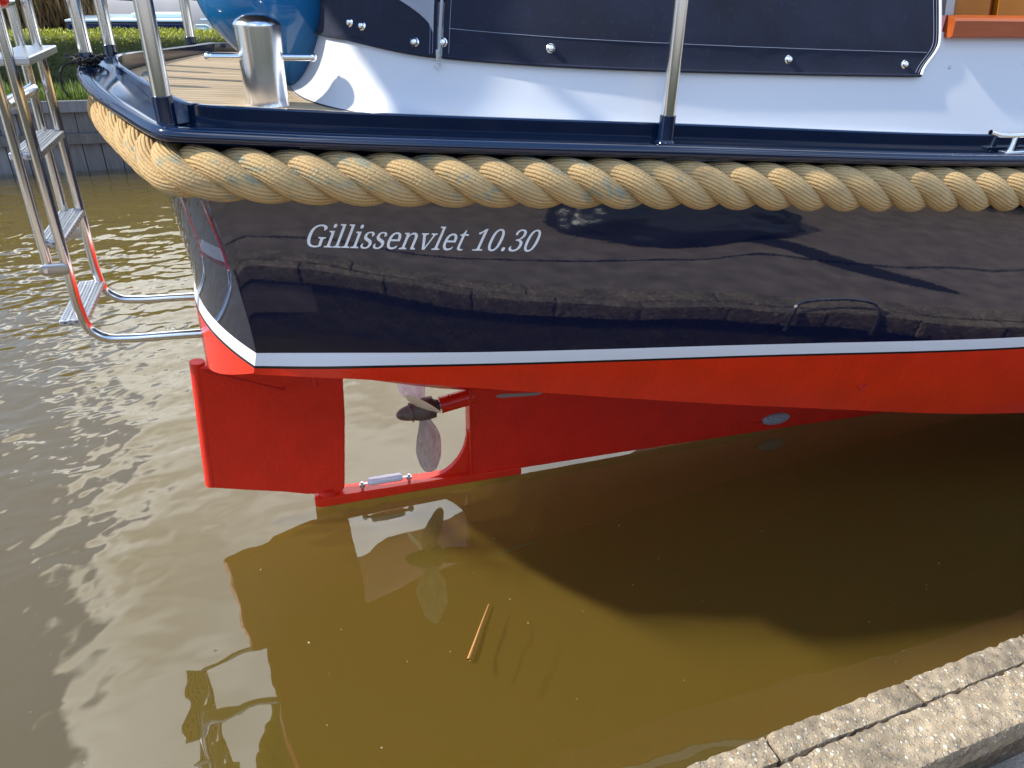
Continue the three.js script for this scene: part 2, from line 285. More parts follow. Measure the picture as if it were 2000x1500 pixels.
// the rope fender
{
  const rope = thing('rope_fender', 'thick tan three-strand rope running round the hull under the gunwale', 'rope', [0, 0, 0]);
  let pts = lipPath.map(({ p, n }) => { const k = sstep(-0.2, -0.5, p.x), o = 0.028 + 0.045 * k; return V(p.x - n.x * o, p.y - 0.073 - 0.012 * k, p.z - n.z * o); });
  pts = pts.filter((p) => (p.z > 0 ? p.x < 6 : p.x < 3)).reverse();
  for (let it = 0; it < 14; it++) pts = pts.map((p, i) => (i && i < pts.length - 1 ? p.clone().multiplyScalar(2).add(pts[i - 1]).add(pts[i + 1]).multiplyScalar(0.25) : p));
  const curve = new THREE.CatmullRomCurve3(pts, false, 'centripetal'), L = curve.getLength(), n = Math.ceil(L / 0.011), P = curve.getSpacedPoints(n);
  const lay = 0.352, rs = 0.0350, off = 0.0338, ring = 18, circ = 2 * Math.PI * rs;
  const RB = tex(512, 512, (u, v) => { const ph = 21 * u + 16 * v, r = Math.abs(Math.sin(Math.PI * ph)), k = 0.5 + 0.5 * Math.sin(2 * Math.PI * (ph * 0.5 + v * 34 - u * 4)); return 0.25 + 0.62 * Math.pow(r, 0.7) * (0.88 + 0.12 * k) + 0.16 * N3(u * 50, v * 50, 2) + 0.10 * N3(u * 130, v * 130, 7); });
  const RC = tex(512, 512, tile((u, v) => { const q = 0.92 + 0.16 * fbm(u * 8, v * 8, 3, 4) + 0.05 * N3(u * 90, v * 90, 7); return [q, q * 0.985, q * 0.95]; }));
  RB.repeat.set(1, 4); RC.repeat.set(1, 2);
  const mat = std({ color: lin(0.60, 0.405, 0.180), roughness: 0.92, map: RC, bumpMap: RB, bumpScale: 0.0055, vertexColors: true });
  for (let k = 0; k < 3; k++) {
    const C = [], E = [];
    for (let i = 0; i <= n; i++) {
      const s = i / n * L, t = P[Math.min(n, i + 1)].clone().sub(P[Math.max(0, i - 1)]).normalize(), N = V(-t.z, 0, t.x).normalize(), U = V().crossVectors(N, t).normalize(); if (U.y < 0) U.negate();
      const ph = -2 * Math.PI * s / lay + k * 2 * Math.PI / 3 + 0.12 * N3(s * 1.5, k, 3);
      const e = N.multiplyScalar(Math.cos(ph)).addScaledVector(U, Math.sin(ph));
      E.push(e); C.push(P[i].clone().addScaledVector(e, off * (1 + 0.03 * N3(s * 2, 5, k))));
    }
    const pos = [], uv = [], col = [], ix = [];
    for (let i = 0; i <= n; i++) {
      const t = C[Math.min(n, i + 1)].clone().sub(C[Math.max(0, i - 1)]).normalize(), b = V().crossVectors(t, E[i]).normalize(), e = V().crossVectors(b, t), s = i / n * L;
      for (let j = 0; j <= ring; j++) {
        const a = j / ring * 2 * Math.PI, ca = Math.cos(a), sa = Math.sin(a), r = rs * (1 + 0.02 * N3(s * 20, a, k));
        const q = C[i].clone().addScaledVector(e, r * ca * 0.98).addScaledVector(b, r * sa * 1.02);
        pos.push(q.x, q.y, q.z); uv.push(j / ring, s);
        // teal paint smudges and grey grime
        const m1 = sstep(0.20, 0.34, N3(q.x * 11 + 4, q.y * 26, q.z * 11 + k * 3)) * sstep(-0.05, 0.1, N3(q.x * 60, q.y * 90, 3)) * (q.x < 1.1 ? 0.75 : 0.12);
        const m2 = sstep(0.05, 0.45, N3(q.x * 14, q.y * 30, q.z * 14 + 9)) * 0.4 + 0.18 * sstep(-0.2, 0.6, N3(q.x * 70, q.y * 110, q.z * 70));
        const c = [1, 1, 1].map((w, z) => mix(mix(w, [0.70, 0.66, 0.66][z], m2), [0.42, 0.74, 1.25][z], m1)); col.push(...c);
      }
    }
    for (let i = 0; i < n; i++) for (let j = 0; j < ring; j++) { const a = i * (ring + 1) + j, b = a + ring + 1; ix.push(a, a + 1, b, b, a + 1, b + 1); }
    const g = new THREE.BufferGeometry(); g.setAttribute('position', new THREE.Float32BufferAttribute(pos, 3)); g.setAttribute('uv', new THREE.Float32BufferAttribute(uv, 2)); g.setAttribute('color', new THREE.Float32BufferAttribute(col, 3)); g.setIndex(ix); g.computeVertexNormals();
    part('strand', g, mat, rope);
  }
}
// ---------------------------------------------------------------- deck
const yd = (x) => 1.905 - 0.05 * x;
const rimX = table([[0, -0.46], [0.17, -0.435], [0.41, -0.36], [0.66, -0.275], [0.815, -0.215], [0.862, -0.192], [0.9, -0.12]]);
const coamHalf = [[0.12, 0], [0.122, 0.2], [0.13, 0.36], [0.155, 0.50], [0.20, 0.615], [0.26, 0.71], [0.345, 0.79], [0.47, 0.86], [0.65, 0.925], [0.85, 0.968], [1.05, 0.997], [1.5, 1.04], [2.2, 1.107], [3, 1.165], [4, 1.20], [5, 1.16], [6, 1.03]];
const coamX = table(coamHalf.slice(0, 9).map(([x, z]) => [z, x]));
{
  const deck = group('deck', boat);
  // under the planks: black caulking bed
  const bed = []; const half = rimHalf.filter((q) => q.x < 2.6);
  for (const q of half) bed.push([q.x + 0.008, q.z - 0.008]);
  const ring = [...bed, ...bed.slice(0, -1).reverse().map(([x, z]) => [x, -z])];
  const sh = new THREE.Shape(ring.map(([x, z]) => new THREE.Vector2(x, z)));
  const g = new THREE.ShapeGeometry(sh); const p = g.attributes.position; for (let i = 0; i < p.count; i++) { const x = p.getX(i), z = p.getY(i); p.setXYZ(i, x, yd(x) - 0.007, z); } g.computeVertexNormals();
  part('caulking', g, M.caulk, deck);
  const W = 0.044, gap = 0.0065;
  for (let k = -20; k < 20; k++) {
    const a = k * W + gap / 2, b = (k + 1) * W - gap / 2;
    const zmax = Math.max(Math.abs(a), Math.abs(b)); if (zmax > 0.86) continue;
    const xs = (z) => rimX(Math.abs(z)) + 0.082, xe = (z) => coamX(Math.abs(z)) - 0.062;
    const P = [[xs(a), a], [xe(a), a], [xe(b), b], [xs(b), b]]; if (P[1][0] - P[0][0] < 0.05) continue;
    const pos = [], uv = [], ix = [], n = 6; const o = rnd();
    for (let i = 0; i <= n; i++) for (const [q0, q1, dy] of [[0, 1, -0.008], [0, 1, -0.0008], [0, 1, 0], [3, 2, 0], [3, 2, -0.0008], [3, 2, -0.008]]) {
      const x = mix(P[q0][0], P[q1][0], i / n), inset = dy === 0 ? 0.0012 : 0, z = P[q0][1] + (q0 ? -inset : inset); pos.push(x, yd(x) + dy, z); uv.push(x * 1.2 + o, z * 2 + o * 7);
    }
    for (let i = 0; i < n; i++) for (let j = 0; j < 5; j++) { const A = i * 6 + j, B = A + 6; ix.push(A, A + 1, B, B, A + 1, B + 1); }
    const pg = new THREE.BufferGeometry(); pg.setAttribute('position', new THREE.Float32BufferAttribute(pos, 3)); pg.setAttribute('uv', new THREE.Float32BufferAttribute(uv, 2)); pg.setIndex(ix);
    part('plank', creased(pg, 0.5), M.teak[Math.floor(rnd() * 3)], deck);
  }
  // margin boards, cut in lengths
  const cut = (path, o0, o1, from, to, name) => {
    const q = path.slice(from, to).map(({ p, n }) => ({ p: V(p.x, yd(p.x), p.z), n }));
    const prof = [[o0, -0.008], [o0, -0.001], [o0 - 0.001, 0], [o1 + 0.001, 0], [o1, -0.001], [o1, -0.008]];
    part(name, sweep(q, prof, { lift: (w, o, u) => [o, u + yd(w.p.x + w.n.x * o) - yd(w.p.x)] }), M.teak[Math.floor(rnd() * 3)], deck);
  };
  const rp = rimPath.filter((q) => q.p.x < 0.55); const m = Math.floor(rp.length / 6);
  for (let k = 0; k < 6; k++) cut(rp, -0.020, -0.074, k * m, Math.min(rp.length, (k + 1) * m + (k === 5 ? 9 : 1) - (k === 5 ? 0 : 0)), 'margin_board');
}
const coamPts = coamHalf.map(([x, z]) => V(x, 1.9, z));
const coamPath = withNormals(resample(mirrorPath([...coamPts].reverse()), 0.03));
{
  // covering board round the foot of the coaming
  const deck = boat.getObjectByName('deck');
  const cp = coamPath.filter((q) => q.p.x < 0.6), m = Math.floor(cp.length / 4);
  for (let k = 0; k < 4; k++) { const q = cp.slice(k * m, (k + 1) * m + (k < 3 ? 1 : 9)).map(({ p, n }) => ({ p: V(p.x, yd(p.x), p.z), n })); part('margin_board', sweep(q, [[0.055, -0.008], [0.055, -0.001], [0.054, 0], [0.003, 0], [0.002, -0.008]], { lift: (w, o, u) => [o, u + yd(w.p.x + w.n.x * o) - yd(w.p.x)] }), M.teak[k % 3], deck); }
}
// side decks: the pale painted gutter between toe rail and coaming
for (const s of [1, -1]) part('side_deck', sheet(40, 2, (u, v) => { const x = mix(0.5, 5.9, u), a = zl(x) - 0.088, i = coamHalf.findIndex((q) => q[0] >= x), A = coamHalf[i - 1], B = coamHalf[i], zc0 = mix(A[1], B[1], (x - A[0]) / (B[0] - A[0])); return V(x, yd(x) + 0.012 + 0.02 * sstep(0.5, 0.9, x), s * mix(a, zc0 - 0.02, v)); }, null, s < 0), M.white, boat);
// white coaming, leaning in, flared into the deck at its after end
const LEAN = 0.28, COAM_TOP = 2.115;
const flare = (q, y) => 0.05 * Math.exp(-Math.max(0, y - yd(q.p.x)) / 0.035) * (1 - sstep(0.15, 0.7, q.p.x));
{
  const prof = []; for (let k = 0; k <= 22; k++) prof.push([0, mix(-0.12, COAM_TOP - 1.9, k / 22)]);
  part('coaming', sweep(coamPath, prof, { closed: false, crease: 1.2, lift: (q, o, u) => [-LEAN * u + flare(q, 1.9 + u) - 0.003, u] }), M.white, boat);
  const fast = lathe([[0, 0.004], [0.003, 0.0035], [0.005, 0.0015], [0.0055, 0]], 14);
  for (const [x, y] of [[1.955, 2.02], [2.235, 2.028]]) { const q = coamPath.reduce((a, b) => (b.p.z > 0 && Math.abs(b.p.x - x) < Math.abs(a.p.x - x) ? b : a)), o = part('fastener', fast, M.steelDull, boat), k = -LEAN * (y - 1.9) - 0.003; o.position.set(q.p.x + q.n.x * k, y, q.p.z + q.n.z * k); o.quaternion.setFromUnitVectors(V(0, 1, 0), V(q.n.x, LEAN, q.n.z).normalize()); }
  part('coaming_sealant', sweep(coamPath.filter((q) => q.p.x < 0.75), [[0.0, 0], [0.0, 0.006], [-0.02, 0.008], [-0.02, 0]], { lift: (q, o, u) => [o + flare(q, yd(q.p.x)) - 0.008, u + yd(q.p.x) - 1.9 - 0.001] }), M.caulk, boat);
}
// ---------------------------------------------------------------- canvas hood
const coamLen = []; { let s = 0; coamPath.forEach((q, i) => { if (i) s += q.p.distanceTo(coamPath[i - 1].p); coamLen.push(s); }); }
const TOTAL = coamLen[coamLen.length - 1], MID = TOTAL / 2;
function coamAt(a) { // a = metres along the coaming from the middle of the stern, starboard positive
  const s = MID - a; let i = 1; while (i < coamLen.length - 1 && coamLen[i] < s) i++;
  const t = (s - coamLen[i - 1]) / (coamLen[i] - coamLen[i - 1]), A = coamPath[i - 1], B = coamPath[i];
  return { p: A.p.clone().lerp(B.p, t), n: A.n.clone().lerp(B.n, t).normalize() };
}
const aOfX = (x) => { let lo = 0.35, hi = MID; for (let k = 0; k < 40; k++) { const m = (lo + hi) / 2; coamAt(m).p.x < x ? lo = m : hi = m; } return lo; };
const hemY = table([[0.2, 2.075], [0.43, 2.046], [1.05, 2.019], [1.85, 2.001], [3, 1.99]]);
const wrinkle = (a, y) => 0.010 * fbm(a * 3.2, y * 5 + a * 1.5, 2.7, 3) + 0.007 * N3(a * 13 + y * 6, y * 5, 6);
function onCanvas(a, y, lift = 0, s = 1) {
  const q = coamAt(a), h = y - hemY(q.p.x);
  const o = -LEAN * (y - 1.9) + 0.003 + 0.006 * Math.exp(-h / 0.02) + 0.006 * sstep(0, 0.10, h) * (1 - 0.6 * sstep(0.1, 0.3, h)) + 0.6 * wrinkle(a, y) * sstep(-0.01, 0.06, h) + lift - 0.05 * sstep(2.2, 2.9, y);
  return V(q.p.x + q.n.x * o, y, s * (q.p.z + q.n.z * o));
}
const hood = thing('canvas_hood', 'navy canvas hood buttoned round the cockpit coaming', 'hood', [0, 0, 0]);
const aZip = aOfX(0.44), TOPY = 2.85;
const aEnd = (y) => aOfX(1.86) + 0.055 * sstep(1.99, 2.09, y) * 1.0 - 0.02 * sstep(2.08, 2.3, y) - 0.25 * sstep(2.3, 2.9, y);
{
  const yAt = (a, v) => mix(hemY(coamAt(a).p.x), TOPY, Math.pow(v, 1.5));
  const uvm = (u, v, q) => [q.x, q.y];
  for (const s of [1, -1]) {
    part('side_panel', sheet(150, 40, (u, v) => { const y0 = yAt(aZip, v), a = mix(aZip + 0.012 + 0.03 * (y0 - 2.04), aEnd(yAt(2, v)), u); return onCanvas(a, yAt(a, v), 0.001, s); }, uvm, s < 0), M.canvas, hood);
    const hem = []; for (let i = 0; i <= 60; i++) { const a = mix(aZip + 0.012, aEnd(1.99), i / 60); hem.push(onCanvas(a, hemY(coamAt(a).p.x) - 0.001, 0.001, s)); }
    part('hem_piping', tube(hem, 0.0042, 120, 8), M.canvas, hood);
    const edge = []; for (let i = 0; i <= 24; i++) { const y = mix(2.0, TOPY, Math.pow(i / 24, 1.5)); edge.push(onCanvas(aEnd(y), y, 0.001, s)); }
    part('edge_binding', tube(edge, 0.0045, 60, 8), M.stripe, hood);
  }
  // the after panel with its soft window
  part('aft_panel', sheet(90, 40, (u, v) => { const a = mix(-aZip + 0.004, aZip - 0.004, u); return onCanvas(Math.abs(a), yAt(Math.abs(a), v), 0, a < 0 ? -1 : 1); }, (u, v, q) => [q.z, q.y]), M.canvas, hood);
  const hemA = []; for (let i = 0; i <= 40; i++) { const a = mix(0.02, aZip - 0.004, i / 40); hemA.push(onCanvas(a, hemY(coamAt(a).p.x) - 0.001, 0)); }
  part('hem_piping', tube(hemA, 0.0045, 80, 8), M.canvas, hood);
  part('soft_window', sheet(24, 24, (u, v) => { const a = mix(aZip - 0.36, aZip - 0.014, u), base = 2.10 + 0.34 * Math.pow(1 - u, 0.55) * 0.42; return onCanvas(a, mix(base, 2.75, v), 0.004); }), M.vinyl, hood);
  // zip: two tapes of teeth and the puller
  const z = []; for (let i = 0; i <= 30; i++) { const y = mix(hemY(0.44) - 0.004, TOPY, i / 30); z.push(onCanvas(aZip + 0.004 + 0.03 * (y - 2.04), y, 0.006)); }
  const zip = part('zip', tube(z, 0.0045, 80, 8), std({ color: lin(0.32, 0.34, 0.36), roughness: 0.45 }), hood);
  const zp = onCanvas(aZip + 0.003, hemY(0.44) + 0.004, 0.012);
  const pull = merge([at(new RoundedBoxGeometry(0.009, 0.03, 0.004, 2, 0.0015), zp.x - 0.001, zp.y - 0.002, zp.z), at(new THREE.TorusGeometry(0.0075, 0.0016, 8, 20), zp.x - 0.003, zp.y - 0.026, zp.z + 0.002)]);
  part('zip_puller', pull, M.steelDull, zip);
  // rows of stitching
  const stitch = (f, n = 60) => { const l = []; for (let i = 0; i <= n; i++) { const [a, y] = f(i / n); l.push(onCanvas(a, y, 0.0018)); } part('stitching', tube(l, 0.0006, n * 2, 5), M.thread, hood); };
  stitch((t) => { const a = mix(aZip + 0.03, aEnd(2.04) - 0.012, t), x = coamAt(a).p.x; return [a, hemY(x) + 0.072 - 0.006 * x]; });
  stitch((t) => { const y = mix(hemY(0.44) + 0.006, 2.6, t); return [aZip + 0.030 + 0.03 * (y - 2.04), y]; });
  for (const d of [0.012, 0.022]) stitch((t) => { const y = mix(2.008, 2.6, t); return [aEnd(y) - d, y]; });
  for (const d of [0.016, 0.024]) stitch((t) => { const y = mix(hemY(0.42) + 0.004, 2.3, t); return [aZip - d, y]; });
  stitch((t) => { const a = mix(aZip - 0.30, aZip - 0.018, t); return [a, 2.225 - 0.075 * t]; });
  // turn-button studs
  const studG = lathe([[0, 0.011], [0.004, 0.0108], [0.0072, 0.009], [0.0088, 0.006], [0.0088, 0.003], [0.0118, 0.0025], [0.0122, 0]], 20);
  const stud = (a, y) => { const p = onCanvas(a, y, 0), e = onCanvas(a + 0.01, y, 0), u = onCanvas(a, y + 0.01, 0), n = V().crossVectors(e.sub(p), u.sub(p)).normalize(), o = part('stud', studG, M.chrome, hood); if (n.z < 0 && n.x > 0) n.negate(); o.position.copy(p); o.quaternion.setFromUnitVectors(V(0, 1, 0), n); };
  const aX = (x) => aOfX(x);
  for (const [x, dy] of [[0.235, 0.038], [0.378, 0.026], [0.452, 0.034], [0.735, 0.040], [1.43, 0.034], [1.805, 0.028]]) stud(aX(x), hemY(x) + dy);
  stud(aX(0.205), hemY(0.205) + 0.04);
  // the top of the hood
  part('hood_roof', sheet(40, 20, (u, v) => { const x = mix(-0.78, 1.75, u), b = v * 2 - 1, w = 0.725 - 0.04 * Math.pow(1 - u, 3); return V(x, TOPY + 0.10 + 0.16 * (1 - b * b) - 0.10 * Math.pow(Math.abs(b), 8) - 0.06 * Math.pow(1 - u, 4), w * b); }), M.canvas, hood);
}
// ---------------------------------------------------------------- wheelhouse side: varnished sill and panels
{
  const w = group('wheelhouse', boat);
  const path = coamPath.filter((q) => q.p.z > 0 && q.p.x > 1.915 && q.p.x < 5.6);
  const L = (y) => -LEAN * (y - 1.9);
  part('sill', sweep(path, [[L(2.085) - 0.02, 0.203], [L(2.085) + 0.018, 0.201], [L(2.085) + 0.026, 0.207], [L(2.085) + 0.024, 0.246], [L(2.085) + 0.014, 0.254], [L(2.085) - 0.02, 0.260]], { crease: 0.5 }), M.mahogany, w);
  const pan = (a, b, m, o, name, y0 = 2.158, y1 = 2.9) => part(name, sweep(path.filter((q) => q.p.x > a - 0.02 && q.p.x < b + 0.02), [[L(y0) + o, y0 - 1.9], [L(y1) * 0.8 + o, y1 - 1.9], [L(y1) * 0.8 + o - 0.02, y1 - 1.9], [L(y0) + o - 0.02, y0 - 1.9]], {}), m, w);
  pan(1.90, 1.96, std({ color: lin(0.45, 0.40, 0.36), roughness: 0.5 }), -0.006, 'door_jamb');
  pan(1.92, 5.5, M.mahogany, -0.03, 'inner_lining'); pan(1.97, 2.08, M.oak, -0.004, 'board'); pan(2.12, 5.5, M.oak, -0.004, 'board');
}
// ---------------------------------------------------------------- deck fittings
function stanchion(x, z, y0, r, top = 2.95, sleeve = 0.075) {
  const s = group('stanchion', boat);
  part('tube', rod(V(x, y0 + sleeve * 0.8, z), V(x, top, z), r, 24), M.steel, s);
  part('socket', at(lathe([[r * 1.5, 0], [r * 1.35, 0.006], [r * 1.12, 0.012], [r * 1.12, sleeve - 0.002], [r * 1.02, sleeve]], 24), x, y0, z), M.navyTrim, s);
  return s;
}
stanchion(-0.243, 0.868, 1.895, 0.0215); stanchion(1.03, 1.068, 1.842, 0.0195);
stanchion(-0.535, 0.03, 1.945, 0.020, 2.95, 0.05); stanchion(-0.51, -0.30, 1.94, 0.020, 2.95, 0.05); stanchion(-0.27, -0.86, 1.90, 0.020);
stanchion(2.9, zl(2.9) - 0.06, 1.755, 0.0195); stanchion(1.03, -1.068, 1.842, 0.0195);
{
  part('guard_rail', tube([V(5, 2.9, 1.22), V(2.9, 2.92, 1.2), V(1.03, 2.95, 1.068), V(0.3, 2.95, 0.99), V(-0.2, 2.95, 0.89), V(-0.28, 2.95, 0.80), V(-0.42, 2.95, 0.42), V(-0.535, 2.95, 0.03)], 0.0195, 120, 16), M.steel, boat);
  part('guard_rail', tube([V(1.5, 2.95, -1.11), V(0.3, 2.95, -0.99), V(-0.15, 2.95, -0.90), V(-0.27, 2.95, -0.84), V(-0.42, 2.95, -0.55), V(-0.51, 2.95, -0.30)], 0.0195, 90, 16), M.steel, boat);
  // bollard
  const b = group('bollard', boat);
  part('post', at(lathe([[0.062, 0], [0.0605, 0.004], [0.0585, 0.02], [0.060, 0.12], [0.0625, 0.205], [0.0635, 0.209], [0.0625, 0.213], [0.056, 0.222], [0.038, 0.2325], [0.018, 0.237], [0, 0.238]], 48), 0.002, 1.90, 0.60), M.chrome, b);
  part('crossbar', merge([rod(V(-0.135, 2.032, 0.615), V(0.142, 2.024, 0.585), 0.0095, 18), at(new THREE.SphereGeometry(0.0115, 16, 12), -0.135, 2.032, 0.615), at(new THREE.SphereGeometry(0.0115, 16, 12), 0.142, 2.024, 0.585)]), M.chrome, b);
  const b2 = b.clone(); b2.position.z = -1.2; boat.add(b2);
  // cleat
  const c = group('cleat', boat), cx = 2.21, cz = zl(cx) - 0.045, cy = yl(cx) + 0.036;
  part('base', at(new RoundedBoxGeometry(0.15, 0.008, 0.03, 2, 0.003), cx, cy + 0.004, cz), M.chrome, c);
  for (const d of [-0.045, 0.035]) part('leg', rod(V(cx + d, cy + 0.004, cz), V(cx + d * 0.85, cy + 0.05, cz), 0.0095, 14, 0.007), M.chrome, c);
  part('horn', tube([V(cx - 0.145, cy + 0.066, cz), V(cx - 0.10, cy + 0.056, cz), V(cx, cy + 0.052, cz), V(cx + 0.10, cy + 0.056, cz), V(cx + 0.14, cy + 0.066, cz)], 0.0075, 40, 12), M.chrome, c);
}
// ---------------------------------------------------------------- swim ladder
{
  const l = group('swim_ladder', boat), zz = 0.19, r = 0.0168;
  for (const s of [1, -1]) {
    part('rail', tube([V(-0.27, 1.035, s * zz), V(-0.45, 1.043, s * zz), V(-0.60, 1.05, s * zz), V(-0.665, 1.062, s * zz), V(-0.708, 1.10, s * zz), V(-0.722, 1.17, s * zz), V(-0.722, 1.4, s * zz), V(-0.718, 1.9, s * zz), V(-0.714, 2.4, s * zz)], r, 120, 18), M.steel, l);
    part('folding_rail', rod(V(-0.778, 1.345, s * zz), V(-0.760, 2.4, s * zz), r * 0.95, 18), M.steel, l);
    const h = part('hinge', at(new THREE.CapsuleGeometry(0.021, 0.052, 6, 20).rotateZ(Math.PI / 2).scale(1, 1, 0.16), -0.758, 1.335, s * (zz + 0.019)), M.steelDull, l);
    part('pin', at(new THREE.CylinderGeometry(0.007, 0.007, 0.012, 14).rotateX(Math.PI / 2), -0.782, 1.335, s * (zz + 0.022)), M.chrome, h);
    part('collar', rod(V(-0.33, 1.0385, s * zz), V(-0.275, 1.036, s * zz), r * 1.18, 18), M.red, l);
  }
  part('cross_bar', rod(V(-0.765, 1.86, -0.17), V(-0.765, 1.86, 0.19), 0.020, 18), M.chrome, l);
  part('cross_bar', rod(V(-0.764, 2.13, -0.19), V(-0.764, 2.13, 0.19), 0.016, 18), M.chrome, l);
  part('end_cap', at(new THREE.SphereGeometry(0.032, 20, 14).scale(1, 0.8, 1), -0.72, 2.15, 0.13), M.redGloss, l);
  // treads: folded plates punched with rows of raised teeth
  const dots = tex(256, 256, (u, v) => { const a = Math.hypot(((u * 4) % 1) - 0.5, (((v * 4) + (Math.floor(u * 4) % 2) * 0.5) % 1) - 0.5); return a < 0.30 ? 0.35 + 0.1 * rnd() : 0.9 + 0.05 * rnd(); });
  const tm = phy({ color: lin(0.66, 0.68, 0.70), metalness: 0.85, roughness: 0.42, bumpMap: dots, bumpScale: 0.003, map: dots });
  dots.repeat.set(14, 14);
  [[1.132, 0.092], [1.42, 0.085], [1.708, 0.09], [1.985, 0.115]].forEach(([y, d], k) => {
    const t = part('tread', metreUV(at(new RoundedBoxGeometry(d, 0.024, 0.40, 3, 0.005), -0.755 + (k === 3 ? 0.035 : 0.005), y, -0.005)), k === 3 ? M.steelDull : tm, l);
    if (k < 3) {
      const teeth = []; for (let i = 0; i < 7; i++) for (let j = 0; j < 26; j++) teeth.push(at(new THREE.CylinderGeometry(0.0022, 0.0036, 0.003, 6, 1, true), -0.755 + 0.005 + (i - 3) * d / 8, y + 0.0132, -0.005 + (j - 12.5) * 0.0148 + (i % 2) * 0.007));
      const o = part('tread_teeth', merge(teeth), tm, l); o.userData.kind = 'stuff';
    }
  });
}
// ---------------------------------------------------------------- rudder, skeg, propeller
{
  const rud = group('rudder', boat);
  const blade = plate([[-0.405, 0.822], [-0.20, 0.80], [-0.05, 0.775], [0.168, 0.70], [0.160, 0.50], [0.124, 0.108], [0.115, 0.088], [0.08, 0.076], [-0.05, 0.098], [-0.15, 0.133], [-0.27, 0.166], [-0.44, 0.216]], 0.056, 0.008);
  part('blade', metreUV(blade), M.red, rud);
  part('trailing_tube', rod(V(-0.446, 0.222, 0), V(-0.404, 0.832, 0), 0.030, 24), M.red, rud);
  part('top_plate', plate([[-0.40, 0.815], [-0.10, 0.79], [0.02, 0.73], [-0.10, 0.672], [-0.38, 0.80]], 0.066, 0.005), M.red, rud);
  part('weld_bead', rod(V(-0.39, 0.806, 0.033), V(-0.085, 0.668, 0.033), 0.005, 8), M.red, rud);
  part('stock', rod(V(0.05, 0.66, 0), V(0.05, 0.80, 0), 0.03, 20), M.red, rud);
  part('pintle', rod(V(0.045, 0.05, 0), V(0.045, 0.10, 0), 0.042, 20), M.red, rud);

  const sk = group('skeg', boat);
  const out = [[0.735, 0.02], [0.735, 0.64]]; for (let x = 0.9; x < 8; x += 0.3) out.push([x, yk(x) + 0.03]); out.push([7.9, 0.3], [6.5, -0.05], [4, -0.03], [2.7, 0.006], [2.2, 0.018], [1.6, 0.032], [1.0, 0.042]);
  part('plate', metreUV(plate(out, 0.066, 0.006)), M.red, sk);
  // heel bar that carries the rudder
  const heel = plate([[-0.02, 0.03], [0.012, 0.018], [0.5, 0.018], [1.0, 0.012], [1.0, 0.058], [0.5, 0.064], [0.02, 0.072], [-0.02, 0.068]], 0.086, 0.006);
  part('heel_bar', metreUV(heel), M.redGloss, sk);
  const gus = [[0.735, 0.055], [0.735, 0.30]]; for (let k = 0; k <= 12; k++) { const a = k / 12 * Math.PI / 2; gus.push([0.535 + 0.19 * Math.sin(Math.PI / 2 - a) * 1.0, 0.30 - 0.235 * Math.sin(a)]); } gus.push([0.535, 0.058]);
  part('gusset', plate(gus, 0.030, 0.003), M.redGloss, sk);
  part('aft_flange', at(new RoundedBoxGeometry(0.012, 0.48, 0.080, 2, 0.003), 0.737, 0.30, 0), M.redGloss, sk);
  const st = part('stern_tube', rod(V(0.60, 0.462, 0), V(0.76, 0.488, 0), 0.040, 28), M.redGloss, sk);
  part('lug', rod(V(0.642, 0.506, 0.006), V(0.644, 0.516, 0.006), 0.008, 10), M.redGloss, st);
  part('slot', metreUV(plate([[0.86, 0.486], [0.88, 0.496], [1.09, 0.474], [1.10, 0.466], [1.06, 0.460], [0.88, 0.476]], 0.069, 0.001)), std({ color: lin(0.30, 0.27, 0.23), roughness: 0.8 }), sk);

  // propeller
  const pr = group('propeller', boat);
  const bt = tex(256, 256, tile((u, v) => { const a = fbm(u * 5, v * 5, 3, 5), k = 0.92 + 0.6 * a, s = sstep(0.12, 0.3, fbm(u * 9, v * 9, 12, 4)); return [mix(k, 0.35, s * 0.6), mix(k * 0.96, 0.31, s * 0.6), mix(k * 0.90, 0.27, s * 0.6)]; }));
  const bronze = phy({ color: lin(0.80, 0.76, 0.64), metalness: 0.1, roughness: 0.42, map: bt, bumpMap: bt, bumpScale: 0.0015 });
  const hubM = phy({ color: lin(0.16, 0.12, 0.10), metalness: 0.3, roughness: 0.6, map: bt, bumpMap: bt, bumpScale: 0.003 });
  const axis = V(0.597 - 0.40, 0.0, 0).set(1, 0.13, 0).normalize(), hubC = V(0.515, 0.452, 0), q = new THREE.Quaternion().setFromUnitVectors(V(0, 1, 0), axis);
  const hub = part('hub', lathe([[0, -0.125], [0.012, -0.122], [0.024, -0.108], [0.033, -0.085], [0.038, -0.06], [0.046, -0.058], [0.046, -0.050], [0.041, -0.046], [0.050, -0.02], [0.054, 0.02], [0.052, 0.055], [0.035, 0.06], [0.028, 0.08], [0.0, 0.08]], 30), hubM, pr);
  hub.position.copy(hubC); hub.quaternion.copy(q);
  part('shaft', rod(V(-0.0, 0.06, 0), V(0, 0.12, 0), 0.020, 16), M.steelDull, hub);
  // a blade: skewed leaf with pitch that eases towards the tip
  const R = 0.335, wid = table([[0.04, 0.055], [0.08, 0.085], [0.14, 0.145], [0.20, 0.180], [0.26, 0.168], [0.30, 0.132], [0.325, 0.07], [0.335, 0.008]]);
  const bladeG = (() => {
    const nu = 26, nv = 16, f = (u, v, sd) => {
      const rr0 = mix(0.035, R, Math.sin(u * Math.PI / 2)), c = wid(rr0), t = (v - 0.5), pitch = mix(1.02, 0.80, clamp(rr0 / R)), th = mix(0.012, 0.003, u) * (1 - 4 * t * t) * 0.5;
      const ch = t * c - 0.01 * Math.sin(u * Math.PI), ang = ch * Math.cos(pitch) / Math.max(rr0, 0.05), ax = ch * Math.sin(pitch);
      return V(rr0 * Math.sin(ang) , ax + sd * th * Math.cos(pitch) + 0.0, 0).add(V(sd * th * Math.sin(pitch) * 0.5, 0, rr0 * Math.cos(ang)));
    };
